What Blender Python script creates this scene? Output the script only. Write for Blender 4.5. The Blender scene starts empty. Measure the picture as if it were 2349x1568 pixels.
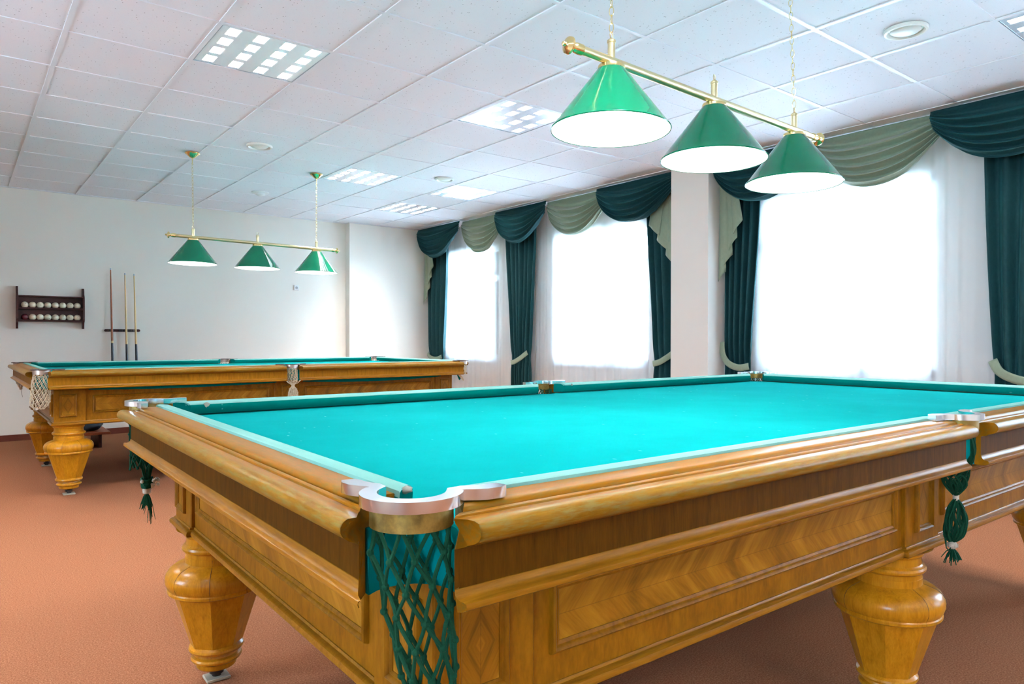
import bpy, math, random
from mathutils import Vector, Matrix
random.seed(7)
PI = math.pi
C = bpy.context.scene.collection
sc = bpy.context.scene

# ------------------------------------------------------------------ camera, sky, daylight, exposure
CAM_H = 1.09
FOCAL_PX = 1625.03
cam_d = bpy.data.cameras.new('camera')
cam_d.sensor_fit = 'HORIZONTAL'
cam_d.sensor_width = 36.0
cam_d.lens = 36.0 * FOCAL_PX / 2349.0
cam_d.clip_start = 0.02
cam = bpy.data.objects.new('camera', cam_d)
C.objects.link(cam)
yaw, pitch, roll = math.radians(38.1432), math.radians(-0.2972), math.radians(0.092)
fw = Vector((math.sin(yaw) * math.cos(pitch), math.cos(yaw) * math.cos(pitch), math.sin(pitch)))
rt = Vector((math.cos(yaw), -math.sin(yaw), 0))
up = rt.cross(fw)
r2 = rt * math.cos(roll) + up * math.sin(roll)
u2 = up * math.cos(roll) - rt * math.sin(roll)
mw = Matrix((r2, u2, -fw)).transposed().to_4x4()
mw.translation = (0, 0, CAM_H)
cam.matrix_world = mw
sc.camera = cam

world = bpy.data.worlds.new('overcast_sky')
sc.world = world
world.use_nodes = True
bg = world.node_tree.nodes['Background']
SKY_COLOR = (0.55, 0.76, 1.0)
SKY_STRENGTH = 8.0
bg.inputs['Color'].default_value = (*SKY_COLOR, 1)
bg.inputs['Strength'].default_value = SKY_STRENGTH

WIN_X = 5.70            # plane of the window frames
WINDOWS = [(7.44, 8.64), (4.87, 6.32), (2.15, 3.56), (-0.55, 0.86), (-2.75, -1.35)]  # last two are out of view, added to bring in more daylight
WIN_Z0, WIN_Z1 = 0.80, 2.32
for a, b in WINDOWS:    # sky portals in the window openings
    ld = bpy.data.lights.new('sky_portal', 'AREA')
    ld.shape = 'RECTANGLE'
    ld.size = b - a
    ld.size_y = WIN_Z1 - WIN_Z0
    ld.cycles.is_portal = True
    lo = bpy.data.objects.new('sky_portal', ld)
    lo.location = (WIN_X + 0.12, (a + b) / 2, (WIN_Z0 + WIN_Z1) / 2)
    lo.rotation_euler = (PI / 2, 0, PI / 2)
    C.objects.link(lo)
LEFT_X = -3.0
FILL_WINDOWS_LEFT = [(-2.3, -0.9), (2.6, 3.8)]  # unseen windows added in the left wall as side light
for a, b in FILL_WINDOWS_LEFT:
    ld = bpy.data.lights.new('sky_portal', 'AREA')
    ld.shape = 'RECTANGLE'
    ld.size = b - a
    ld.size_y = WIN_Z1 - WIN_Z0
    ld.cycles.is_portal = True
    lo = bpy.data.objects.new('sky_portal', ld)
    lo.location = (LEFT_X - 0.21, (a + b) / 2, (WIN_Z0 + WIN_Z1) / 2)
    lo.rotation_euler = (PI / 2, 0, -PI / 2)
    C.objects.link(lo)

TUBE_POWER = 88.0       # radiance of the ceiling tubes
BULB_POWER = 46.0      # radiance of the billiard lamp bulbs
vs = sc.view_settings
vs.view_transform = 'Standard'
vs.look = 'None'
vs.gamma = 1.0
vs.use_curve_mapping = False
vs.exposure = 2.7
sc.cycles.max_bounces = 10
sc.cycles.diffuse_bounces = 6
sc.cycles.glossy_bounces = 4
sc.cycles.transparent_max_bounces = 16
sc.cycles.sample_clamp_indirect = 6.0
sc.cycles.caustics_reflective = False
sc.cycles.caustics_refractive = False

# ------------------------------------------------------------------ materials
def lin(r, g, b):
    f = lambda c: (c / 255 / 12.92) if c / 255 <= 0.04045 else ((c / 255 + 0.055) / 1.055) ** 2.4
    return (f(r), f(g), f(b))

class NT:
    """tiny helper around a node tree"""
    def __init__(s, name):
        s.m = bpy.data.materials.new(name)
        s.m.use_nodes = True
        s.t = s.m.node_tree
        s.p = s.t.nodes['Principled BSDF']
        s.out = s.t.nodes['Material Output']
    def n(s, typ, **kw):
        nd = s.t.nodes.new(typ)
        for k, v in kw.items():
            setattr(nd, k, v)
        return nd
    def l(s, a, b):
        s.t.links.new(a, b)
    def math(s, op, a, b=None):
        nd = s.n('ShaderNodeMath', operation=op)
        for i, x in enumerate((a, b)):
            if x is None: continue
            if isinstance(x, (int, float)): nd.inputs[i].default_value = x
            else: s.l(x, nd.inputs[i])
        return nd.outputs[0]
    def coord(s, kind='Object', scale=(1, 1, 1), rot=(0, 0, 0)):
        tc = s.n('ShaderNodeTexCoord')
        mp = s.n('ShaderNodeMapping')
        mp.inputs['Scale'].default_value = scale
        mp.inputs['Rotation'].default_value = rot
        s.l(tc.outputs[kind], mp.inputs[0])
        return mp.outputs[0]
    def noise(s, vec, scale=5, detail=3, rough=0.5, dist=0.0):
        nd = s.n('ShaderNodeTexNoise')
        s.l(vec, nd.inputs['Vector'])
        nd.inputs['Scale'].default_value = scale
        nd.inputs['Detail'].default_value = detail
        nd.inputs['Roughness'].default_value = rough
        nd.inputs['Distortion'].default_value = dist
        return nd.outputs['Fac']
    def ramp(s, fac, stops):
        nd = s.n('ShaderNodeValToRGB')
        el = nd.color_ramp.elements
        while len(el) < len(stops): el.new(0.5)
        for e, (p, c) in zip(el, stops):
            e.position = p
            e.color = (*c, 1) if len(c) == 3 else c
        s.l(fac, nd.inputs[0])
        return nd.outputs[0]
    def mix(s, fac, a, b, blend='MIX'):
        nd = s.n('ShaderNodeMix', data_type='RGBA', blend_type=blend)
        for sock, x in ((nd.inputs[0], fac), (nd.inputs[6], a), (nd.inputs[7], b)):
            if isinstance(x, (int, float)): sock.default_value = x
            elif isinstance(x, tuple): sock.default_value = (*x, 1)
            else: s.l(x, sock)
        return nd.outputs[2]
    def bump(s, h, strength=0.3, dist=0.01):
        nd = s.n('ShaderNodeBump')
        nd.inputs['Strength'].default_value = strength
        nd.inputs['Distance'].default_value = dist
        s.l(h, nd.inputs['Height'])
        s.l(nd.outputs[0], s.p.inputs['Normal'])
    def set(s, **kw):
        for k, v in kw.items():
            k = k.replace('_', ' ')
            if isinstance(v, tuple): s.p.inputs[k].default_value = (*v, 1) if len(v) == 3 else v
            elif isinstance(v, (int, float)): s.p.inputs[k].default_value = v
            else: s.l(v, s.p.inputs[k])
        return s.m

def plain(name, col, rough=0.5, metal=0.0, **kw):
    t = NT(name)
    return t.set(Base_Color=col, Roughness=rough, Metallic=metal, **kw)

def wood(name, dark, mid, light, stretch, gloss=0.32, coat=0.25, scale=6.0, wear=None, spec=0.2):
    """stretch: texture scale per axis; the small number is the grain direction"""
    t = NT(name)
    v = t.coord('Object', stretch)
    n1 = t.noise(v, scale, 6, 0.6, 0.6)
    n2 = t.noise(v, scale * 4.5, 4, 0.6)
    big = t.noise(t.coord('Object'), 3.0, 2)
    c = t.ramp(n1, [(0.28, dark), (0.5, mid), (0.74, light)])
    c = t.mix(0.35, c, t.ramp(n2, [(0.3, dark), (0.7, light)]))
    c = t.mix(t.math('MULTIPLY', big, 0.35), c, dark)
    if wear:
        w = t.noise(t.coord('Object', wear[1]), 9.0, 5, 0.7)
        c = t.mix(t.ramp(w, [(0.47, (0, 0, 0)), (0.62, (1, 1, 1))]), c, wear[0])
    t.bump(n2, 0.06, 0.002)
    return t.set(Base_Color=c, Roughness=gloss, Specular_IOR_Level=spec, Coat_Weight=coat * 0.4, Coat_Roughness=0.15)

M = {}
AMB_D, AMB_M, AMB_L = (0.28, 0.100, 0.002), (0.49, 0.198, 0.006), (0.62, 0.275, 0.015)
MLD_D, MLD_M, MLD_L = (0.15, 0.054, 0.002), (0.28, 0.108, 0.004), (0.37, 0.155, 0.010)
M['wood_turned'] = wood('turned_wood', AMB_D, AMB_M, AMB_L, (9, 9, 1.2), 0.28, 0.35)
M['wood_rail_x'] = wood('rail_wood_long', AMB_D, (0.20, 0.074, 0.001), (0.26, 0.108, 0.004), (1.0, 12, 12), 0.36, 0.06, spec=0.06, wear=((0.19, 0.098, 0.012), (3, 14, 14)))
M['wood_rail_y'] = wood('rail_wood_short', AMB_D, (0.20, 0.074, 0.001), (0.26, 0.108, 0.004), (12, 1.0, 12), 0.36, 0.06, spec=0.06, wear=((0.19, 0.098, 0.012), (14, 3, 14)))
M['wood_roll_x'] = wood('worn_roll_long', (0.15, 0.060, 0.001), (0.23, 0.104, 0.004), (0.30, 0.155, 0.015), (1.5, 12, 12), 0.36, 0.15, spec=0.07, wear=((0.20, 0.135, 0.030), (2.5, 16, 16)))
M['wood_roll_y'] = wood('worn_roll_short', (0.15, 0.060, 0.001), (0.23, 0.104, 0.004), (0.30, 0.155, 0.015), (12, 1.5, 12), 0.36, 0.15, spec=0.07, wear=((0.20, 0.135, 0.030), (16, 2.5, 16)))
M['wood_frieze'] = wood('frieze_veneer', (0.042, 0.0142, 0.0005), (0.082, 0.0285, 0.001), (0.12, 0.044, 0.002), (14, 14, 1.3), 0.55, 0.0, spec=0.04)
M['wood_frieze_pale'] = wood('frieze_veneer_pale', (0.15, 0.058, 0.002), (0.27, 0.105, 0.004), (0.36, 0.15, 0.008), (14, 14, 1.3), 0.55, 0.0, spec=0.06)
M['wood_frame'] = wood('base_wood', (0.135, 0.045, 0.001), (0.245, 0.090, 0.002), (0.35, 0.142, 0.005), (5, 5, 1.6), 0.42, 0.0, spec=0.12)
M['wood_mould_x'] = wood('moulding_wood_long', MLD_D, MLD_M, MLD_L, (1, 12, 12), 0.34, 0.1, spec=0.14)
M['wood_mould_y'] = wood('moulding_wood_short', MLD_D, MLD_M, MLD_L, (12, 1, 12), 0.34, 0.1, spec=0.14)
M['wood_dark'] = wood('dark_stained_wood', lin(44, 17, 14), lin(64, 27, 22), lin(84, 40, 32), (2, 8, 8), 0.4, 0.2)
M['wood_plank'] = wood('bench_wood', lin(120, 60, 34), lin(150, 82, 50), lin(170, 98, 60), (1, 8, 8), 0.4, 0.1)

def veneer(name, kind):
    t = NT(name)
    tc = t.n('ShaderNodeTexCoord')
    sep = t.n('ShaderNodeSeparateXYZ')
    t.l(tc.outputs['UV'], sep.inputs[0])
    u, v = sep.outputs[0], sep.outputs[1]
    av = t.math('ABSOLUTE', v)
    if kind == 'chevron':
        g = t.math('SUBTRACT', u, av)
        h = t.math('ADD', u, av)
        seam = t.math('LESS_THAN', av, 0.0006)
    else:
        au = t.math('ABSOLUTE', u)
        g = t.math('ADD', t.math('MULTIPLY', au, 1.7), av)
        h = t.math('SUBTRACT', t.math('MULTIPLY', au, 1.7), av)
        seam = t.math('LESS_THAN', au, 0.0006)
    cb = t.n('ShaderNodeCombineXYZ')
    t.l(t.math('MULTIPLY', g, 8.0), cb.inputs[0])
    t.l(t.math('MULTIPLY', h, 0.9), cb.inputs[1])
    n1 = t.noise(cb.outputs[0], 1.6, 6, 0.62, 0.4)
    cb2 = t.n('ShaderNodeCombineXYZ')
    t.l(t.math('MULTIPLY', g, 150.0), cb2.inputs[0])
    t.l(t.math('MULTIPLY', h, 14.0), cb2.inputs[1])
    n2 = t.noise(cb2.outputs[0], 1.0, 3, 0.6)
    c = t.ramp(n1, [(0.34, (0.12, 0.041, 0.001)), (0.45, (0.25, 0.093, 0.003)), (0.56, (0.34, 0.140, 0.007)), (0.68, (0.46, 0.205, 0.018))])
    c = t.mix(0.18, c, t.ramp(n2, [(0.3, (0.11, 0.042, 0.003)), (0.7, (0.36, 0.165, 0.018))]))
    c = t.mix(t.math('MULTIPLY', seam, 0.5), c, lin(90, 52, 14))
    return t.set(Base_Color=c, Roughness=0.36, Specular_IOR_Level=0.15, Coat_Weight=0.03, Coat_Roughness=0.2)
M['chevron'] = veneer('chevron_veneer', 'chevron')
M['diamond'] = veneer('diamond_veneer', 'diamond')

def cloth(name, col, pale, amount, fine=1.0, chalk=(0.16, 0.42, 0.42)):
    t = NT(name)
    v = t.coord('Object', (1, 1, 1))
    fib = t.noise(v, 420, 2, 0.6)
    dust = t.noise(v, 2.2, 5, 0.65)
    vv = t.coord('Object', (5, 40, 5), (0, 0, 0.5))
    st = t.noise(vv, 9, 3, 0.6)
    v2 = t.coord('Object', (1, 0.45, 1), (0, 0, 0.35))
    vo = t.n('ShaderNodeTexVoronoi'); vo.inputs['Scale'].default_value = 34
    t.l(v2, vo.inputs['Vector'])
    dots = t.ramp(vo.outputs['Distance'], [(0.05, (1, 1, 1)), (0.12, (0, 0, 0))])
    sel = t.ramp(t.noise(v, 16, 2), [(0.56, (0, 0, 0)), (0.60, (1, 1, 1))])
    spk = t.math('ADD', t.math('MULTIPLY', t.ramp(st, [(0.69, (0, 0, 0)), (0.76, (1, 1, 1))]), 0.4 * amount), t.math('MULTIPLY', t.math('MULTIPLY', dots, sel), 1.6 * amount))
    f = t.math('MULTIPLY', t.ramp(dust, [(0.42, (0, 0, 0)), (0.75, (1, 1, 1))]), amount)
    c = t.mix(spk, t.mix(f, col, pale), chalk)
    c = t.mix(t.math('MULTIPLY', fib, 0.16), c, tuple(x * 0.55 for x in col))
    t.bump(fib, 0.12, 0.001)
    return t.set(Base_Color=c, Roughness=0.9, Specular_IOR_Level=0.0, Sheen_Weight=0.012 * fine, Sheen_Roughness=0.4)
CL = (0.0, 0.218, 0.222)
M['cloth'] = cloth('green_baize', CL, (0.004, 0.30, 0.31), 0.42)
M['cloth_side'] = cloth('green_baize_cushion', (0.0, 0.125, 0.108), (0.005, 0.17, 0.15), 0.2, 0.0)  # darker than the bed cloth: shade on the cushion faces put into the colour
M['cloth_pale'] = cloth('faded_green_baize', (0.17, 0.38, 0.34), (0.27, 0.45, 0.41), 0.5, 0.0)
M['chrome'] = plain('pocket_chrome', (0.78, 0.78, 0.80), 0.16, 1.0)
t = NT('tarnished_brass')
c = t.ramp(t.noise(t.coord('Object'), 18, 5, 0.7), [(0.3, lin(92, 74, 30)), (0.55, lin(150, 122, 56)), (0.75, lin(170, 140, 90))])
M['tarnish'] = t.set(Base_Color=c, Roughness=0.45, Metallic=0.6)
M['nickel'] = plain('brushed_nickel', lin(190, 172, 160), 0.35, 0.9)
M['steel_dark'] = plain('dark_bronze', lin(86, 66, 60), 0.35, 0.8)
M['iron'] = plain('dark_iron', (0.05, 0.04, 0.035), 0.5, 0.7)
M['brass'] = plain('polished_brass', (0.90, 0.72, 0.34), 0.16, 1.0)
M['brass_satin'] = plain('satin_brass', (0.78, 0.66, 0.38), 0.32, 1.0)
def cord(name, col):
    t = NT(name)
    c = t.mix(t.noise(t.coord('Object'), 300, 2), tuple(x * 0.6 for x in col), col)
    return t.set(Base_Color=c, Roughness=0.9, Specular_IOR_Level=0.15)
M['cord_green'] = cord('dark_green_cord', (0.004, 0.056, 0.026))
M['cord_white'] = cord('off_white_cord', lin(214, 198, 168))
M['twine'] = cord('white_twine', lin(196, 186, 170))
M['shade_out'] = plain('green_enamel', (0.0, 0.15, 0.07), 0.14, 0.0, Specular_IOR_Level=0.3, Coat_Weight=0.2, Coat_Roughness=0.05)
M['shade_in'] = plain('white_enamel', (0.88, 0.88, 0.85), 0.4)
M['pad'] = plain('pale_foot_pad', lin(170, 160, 140), 0.7)

def emit(name, col, s):
    t = NT(name)
    return t.set(Base_Color=(0.8, 0.8, 0.8), Emission_Color=col, Emission_Strength=s)
M['bulb'] = emit('lit_bulb', (1.0, 0.97, 0.92), BULB_POWER)
M['tube'] = emit('lit_tube', (1.0, 0.95, 0.92), TUBE_POWER)
M['mirror'] = plain('mirror_louver', (0.93, 0.96, 1.0), 0.30, 0.5)
M['housing'] = plain('grey_reflector', (0.34, 0.39, 0.43), 0.3, 0.3)
M['white_metal'] = plain('white_painted_metal', (0.78, 0.78, 0.76), 0.35)
M['vent_white'] = plain('ivory_plastic', (0.76, 0.74, 0.66), 0.4)

def velvet(name, col, hi):
    t = NT(name)
    n = t.noise(t.coord('Object', (1, 1, 0.5)), 60, 4, 0.7)
    c = t.mix(n, col, hi)
    return t.set(Base_Color=c, Roughness=0.75, Specular_IOR_Level=0.25, Sheen_Weight=0.35, Sheen_Roughness=0.4, Sheen_Tint=tuple(min(1, x * 6) for x in hi))
M['velvet_dark'] = velvet('dark_teal_velvet', (0.003, 0.028, 0.032), (0.008, 0.054, 0.056))
M['velvet_sage'] = velvet('sage_velvet', (0.20, 0.245, 0.165), (0.28, 0.33, 0.225))

t = NT('sheer_voile')
tr = t.n('ShaderNodeBsdfTransparent'); tr.inputs[0].default_value = (0.97, 0.98, 1, 1)
tl = t.n('ShaderNodeBsdfTranslucent'); tl.inputs[0].default_value = (0.90, 0.92, 0.95, 1)
df = t.n('ShaderNodeBsdfDiffuse'); df.inputs[0].default_value = (0.88, 0.88, 0.88, 1)
m1 = t.n('ShaderNodeMixShader'); m1.inputs[0].default_value = 0.45
t.l(tl.outputs[0], m1.inputs[1]); t.l(df.outputs[0], m1.inputs[2])
m2 = t.n('ShaderNodeMixShader'); m2.inputs[0].default_value = 0.68
t.l(tr.outputs[0], m2.inputs[1]); t.l(m1.outputs[0], m2.inputs[2])
t.l(m2.outputs[0], t.out.inputs['Surface'])
M['sheer'] = t.m

t = NT('window_glass')
tr = t.n('ShaderNodeBsdfTransparent'); tr.inputs[0].default_value = (0.97, 0.99, 0.98, 1)
gl = t.n('ShaderNodeBsdfGlossy'); gl.inputs['Roughness'].default_value = 0.02
fr = t.n('ShaderNodeFresnel'); fr.inputs[0].default_value = 1.45
m1 = t.n('ShaderNodeMixShader')
t.l(fr.outputs[0], m1.inputs[0]); t.l(tr.outputs[0], m1.inputs[1]); t.l(gl.outputs[0], m1.inputs[2])
t.l(m1.outputs[0], t.out.inputs['Surface'])
M['glass'] = t.m
M['pvc'] = plain('white_window_frame', (0.8, 0.8, 0.8), 0.35)

t = NT('painted_wall')
n = t.noise(t.coord('Object'), 160, 3)
t.bump(n, 0.05, 0.002)
M['wall'] = t.set(Base_Color=t.mix(n, lin(230, 225, 213), lin(234, 229, 218)), Roughness=0.8)
M['wall_side'] = plain('pillar_paint', lin(226, 216, 204), 0.8)
M['skirting'] = wood('skirting_board', lin(92, 44, 32), lin(110, 54, 40), lin(124, 64, 48), (1, 8, 8), 0.5, 0.0)

t = NT('terracotta_carpet')
v = t.coord('Object')
n1 = t.noise(v, 190, 3, 0.7)
n2 = t.noise(v, 60, 3, 0.6)
n3 = t.noise(v, 0.9, 3)
c = t.ramp(n1, [(0.3, (0.14, 0.048, 0.022)), (0.52, (0.29, 0.118, 0.060)), (0.72, (0.44, 0.215, 0.125))])
c = t.mix(t.math('MULTIPLY', n2, 0.3), c, (0.22, 0.085, 0.042))
c = t.mix(t.math('MULTIPLY', n3, 0.25), c, (0.25, 0.095, 0.046))
t.bump(n1, 0.5, 0.006)
M['carpet'] = t.set(Base_Color=c, Roughness=1.0, Specular_IOR_Level=0.0)

t = NT('mineral_fibre_tile')
v = t.coord('Object')
vo = t.n('ShaderNodeTexVoronoi'); vo.inputs['Scale'].default_value = 62
t.l(t.coord('Object', (1.0, 0.55, 1)), vo.inputs['Vector'])
spot = t.ramp(vo.outputs['Distance'], [(0.10, (1, 1, 1)), (0.19, (0, 0, 0))])
keep = t.ramp(t.noise(v, 40, 1), [(0.50, (0, 0, 0)), (0.54, (1, 1, 1))])
vo2 = t.n('ShaderNodeTexVoronoi'); vo2.inputs['Scale'].default_value = 170
t.l(v, vo2.inputs['Vector'])
spot2 = t.ramp(vo2.outputs['Distance'], [(0.08, (0.5, 0.5, 0.5)), (0.16, (0, 0, 0))])
f = t.math('MAXIMUM', t.math('MULTIPLY', spot, keep), spot2)
M['tile'] = t.set(Base_Color=t.mix(t.math('MULTIPLY', f, 0.6), (0.80, 0.80, 0.82), lin(104, 97, 94)), Roughness=0.9, Specular_IOR_Level=0.1)
M['tbar'] = plain('white_ceiling_grid', (0.78, 0.78, 0.80), 0.45)
M['seam'] = plain('dark_glue_seam', (0.05, 0.022, 0.006), 0.6)
M['stuffing'] = plain('grey_white_stuffing', lin(128, 128, 116), 0.9)
M['ivory_ball'] = plain('ivory_ball', lin(226, 214, 186), 0.18, 0.0, Coat_Weight=0.4)
M['red_ball'] = plain('dark_red_ball', lin(86, 10, 26), 0.15, 0.0, Coat_Weight=0.4)
M['black'] = plain('black_paint', (0.008, 0.008, 0.008), 0.4)
M['cue_pale'] = wood('maple_cue', lin(196, 164, 108), lin(212, 184, 130), lin(224, 200, 150), (40, 40, 1), 0.3, 0.3)
M['cue_dark'] = wood('rosewood_cue', lin(120, 66, 40), lin(146, 88, 56), lin(166, 106, 70), (40, 40, 1), 0.3, 0.3)
M['cue_black'] = plain('black_butt', (0.012, 0.016, 0.02), 0.3)
M['cue_tip'] = plain('blue_grey_tip', lin(150, 168, 190), 0.7)
M['plastic'] = plain('white_plastic', (0.78, 0.78, 0.76), 0.35)
M['socket_grey'] = plain('socket_recess', (0.42, 0.43, 0.43), 0.5)  # colour of a disc that stands in for the shade inside the socket
M['plastic_dark'] = plain('socket_hole', (0.12, 0.12, 0.12), 0.6)
t = NT('navy_bag_fabric')
M['bag'] = t.set(Base_Color=t.mix(t.noise(t.coord('Object'), 12, 4), (0.006, 0.012, 0.022), (0.02, 0.035, 0.055)), Roughness=0.7)

# ------------------------------------------------------------------ mesh helpers
class MB:
    def __init__(s):
        s.v, s.f, s.mi, s.uv = [], [], [], {}
    def add(s, V, F, mi=0, uv=None):
        o = len(s.v)
        s.v += [tuple(p) for p in V]
        for k, f in enumerate(F):
            if uv: s.uv[len(s.f)] = uv[k]
            s.f.append(tuple(i + o for i in f))
            s.mi.append(mi if isinstance(mi, int) else mi[k])
    def box(s, x0, x1, y0, y1, z0, z1, mi=0):
        V = [(x, y, z) for x in (x0, x1) for y in (y0, y1) for z in (z0, z1)]
        s.add(V, [(0, 1, 3, 2), (4, 6, 7, 5), (0, 4, 5, 1), (2, 3, 7, 6), (0, 2, 6, 4), (1, 5, 7, 3)], mi)
    def bbox(s, x0, x1, y0, y1, z0, z1, b=0.004, mi=0):
        """box with chamfered edges"""
        V = []
        for sx in (0, 1):
            for sy in (0, 1):
                for sz in (0, 1):
                    X, Y, Z = (x0, x1)[sx], (y0, y1)[sy], (z0, z1)[sz]
                    ix, iy, iz = (b, -b)[sx], (b, -b)[sy], (b, -b)[sz]
                    V += [(X, Y + iy, Z + iz), (X + ix, Y, Z + iz), (X + ix, Y + iy, Z)]
        I = lambda sx, sy, sz, k: (sx * 4 + sy * 2 + sz) * 3 + k
        F = []
        for q in (0, 1):
            F.append((I(q, 0, 0, 0), I(q, 1, 0, 0), I(q, 1, 1, 0), I(q, 0, 1, 0)))
            F.append((I(0, q, 0, 1), I(1, q, 0, 1), I(1, q, 1, 1), I(0, q, 1, 1)))
            F.append((I(0, 0, q, 2), I(1, 0, q, 2), I(1, 1, q, 2), I(0, 1, q, 2)))
        for a in (0, 1):
            for c in (0, 1):
                F.append((I(a, c, 0, 0), I(a, c, 1, 0), I(a, c, 1, 1), I(a, c, 0, 1)))
                F.append((I(a, 0, c, 0), I(a, 1, c, 0), I(a, 1, c, 2), I(a, 0, c, 2)))
                F.append((I(0, a, c, 1), I(1, a, c, 1), I(1, a, c, 2), I(0, a, c, 2)))
        for a in (0, 1):
            for c in (0, 1):
                for e in (0, 1):
                    F.append((I(a, c, e, 0), I(a, c, e, 1), I(a, c, e, 2)))
        s.add(V, F, mi)
    def lathe(s, prof, n=32, origin=(0, 0, 0), axis='Z', mi=0, shape=None, close=False):
        """prof: list of (r, h); shape(theta, r, i) -> r"""
        V, F = [], []
        for i, (r, h) in enumerate(prof):
            for k in range(n):
                th = 2 * PI * k / n
                rr = shape(th, r, i) if shape else r
                p = (rr * math.cos(th), rr * math.sin(th), h)
                if axis == 'X': p = (p[2], p[0], p[1])
                if axis == 'Y': p = (p[1], p[2], p[0])
                V.append((p[0] + origin[0], p[1] + origin[1], p[2] + origin[2]))
        m = len(prof)
        for i in range(m - 1):
            for k in range(n):
                k2 = (k + 1) % n
                F.append((i * n + k, i * n + k2, (i + 1) * n + k2, (i + 1) * n + k))
        if prof[0][0] > 1e-6: F.append(tuple(range(n))[::-1])
        if prof[-1][0] > 1e-6: F.append(tuple((m - 1) * n + k for k in range(n)))
        s.add(V, F, mi)
    def tube(s, pts, r, n=6, closed=False, mi=0, caps=True):
        pts = [Vector(p) for p in pts]
        m = len(pts)
        rad = r if isinstance(r, (list, tuple)) else [r] * m
        V, F = [], []
        up0 = None
        for i, p in enumerate(pts):
            if closed: d = pts[(i + 1) % m] - pts[i - 1]
            else: d = pts[min(i + 1, m - 1)] - pts[max(i - 1, 0)]
            if d.length < 1e-9: d = Vector((0, 0, 1))
            d.normalize()
            if up0 is None:
                up0 = d.orthogonal().normalized()
            a = (up0 - d * up0.dot(d))
            if a.length < 1e-6: a = d.orthogonal()
            a.normalize(); up0 = a
            b = d.cross(a)
            for k in range(n):
                th = 2 * PI * k / n
                V.append(p + (a * math.cos(th) + b * math.sin(th)) * rad[i])
        for i in range(m if closed else m - 1):
            j = (i + 1) % m
            for k in range(n):
                k2 = (k + 1) % n
                F.append((i * n + k, i * n + k2, j * n + k2, j * n + k))
        if not closed and caps:
            F.append(tuple(range(n))[::-1]); F.append(tuple((m - 1) * n + k for k in range(n)))
        s.add(V, F, mi)
    def ball(s, c, r, n=8, m=6, mi=0):
        prof = [(r * math.sin(PI * i / m) if 0 < i < m else 0.0, -r * math.cos(PI * i / m)) for i in range(m + 1)]
        s.lathe([(max(a, 1e-7), h) for a, h in prof], n, c, mi=mi)
    def prism(s, outline, z0, z1, mi=0, miside=None):
        n = len(outline)
        V = [(x, y, z0) for x, y in outline] + [(x, y, z1) for x, y in outline]
        F = [tuple(range(n))[::-1], tuple(range(n, 2 * n))]
        F += [(k, (k + 1) % n, n + (k + 1) % n, n + k) for k in range(n)]
        s.add(V, F, [mi, mi] + [mi if miside is None else miside] * n)
    def ribbon_plate(s, path, hw, z0, z1, mi=0, miside=None):
        """flat plate of varying half width along a 2D path"""
        L, R = [], []
        m = len(path)
        for i, (x, y) in enumerate(path):
            a = Vector(path[max(i - 1, 0)]); b = Vector(path[min(i + 1, m - 1)])
            d = (b - a).normalized(); nrm = Vector((-d.y, d.x))
            w = hw[i] if isinstance(hw, (list, tuple)) else hw
            L.append((x + nrm.x * w, y + nrm.y * w)); R.append((x - nrm.x * w, y - nrm.y * w))
        V = []
        for z in (z0, z1):
            V += [(x, y, z) for x, y in L] + [(x, y, z) for x, y in R]
        F, mm = [], []
        q = miside if miside is not None else mi
        for i in range(m - 1):
            F += [(i, i + 1, m + i + 1, m + i), (2 * m + i, 3 * m + i, 3 * m + i + 1, 2 * m + i + 1),
                  (i, 2 * m + i, 2 * m + i + 1, i + 1), (m + i, m + i + 1, 3 * m + i + 1, 3 * m + i)]
            mm += [mi, mi, q, q]
        F += [(0, m, 3 * m, 2 * m), (m - 1, 3 * m - 1, 4 * m - 1, 2 * m - 1)]
        F[-1] = (m - 1, 2 * m + m - 1, 3 * m + m - 1, m + m - 1)
        mm += [q, q]
        s.add(V, F, mm)
    def build(s, name, mats, parent=None, smooth=40, loc=None, fix=True):
        me = bpy.data.meshes.new(name)
        me.from_pydata(s.v, [], s.f)
        if s.uv:
            ul = me.uv_layers.new(name='UVMap')
            for pi, uvs in s.uv.items():
                p = me.polygons[pi]
                for li, uvc in zip(p.loop_indices, uvs):
                    ul.data[li].uv = uvc
        if not isinstance(mats, (list, tuple)): mats = [mats]
        for m in mats: me.materials.append(m)
        for p, i in zip(me.polygons, s.mi): p.material_index = i
        if fix:
            import bmesh
            bm = bmesh.new(); bm.from_mesh(me)
            bmesh.ops.recalc_face_normals(bm, faces=bm.faces)
            bm.to_mesh(me); bm.free()
        if smooth:
            me.shade_smooth()
            me.set_sharp_from_angle(angle=math.radians(smooth))
        me.update()
        o = bpy.data.objects.new(name, me)
        C.objects.link(o)
        if parent: o.parent = parent
        if loc: o.location = loc
        return o

def tag(o, label=None, cat=None, group=None, kind=None):
    if label: o['label'] = label
    if cat: o['category'] = cat
    if group: o['group'] = group
    if kind: o['kind'] = kind
    return o
def empty(name, loc=(0, 0, 0), rz=0.0):
    o = bpy.data.objects.new(name, None)
    C.objects.link(o)
    o.location = loc
    o.rotation_euler = (0, 0, rz)
    o.empty_display_size = 0.1
    return o
def struct(o, label=None):
    o['kind'] = 'structure'
    if label: o['label'] = label
    return o
def lerp(a, b, t): return a + (b - a) * t
def sstep(t): t = max(0, min(1, t)); return t * t * (3 - 2 * t)

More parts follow.
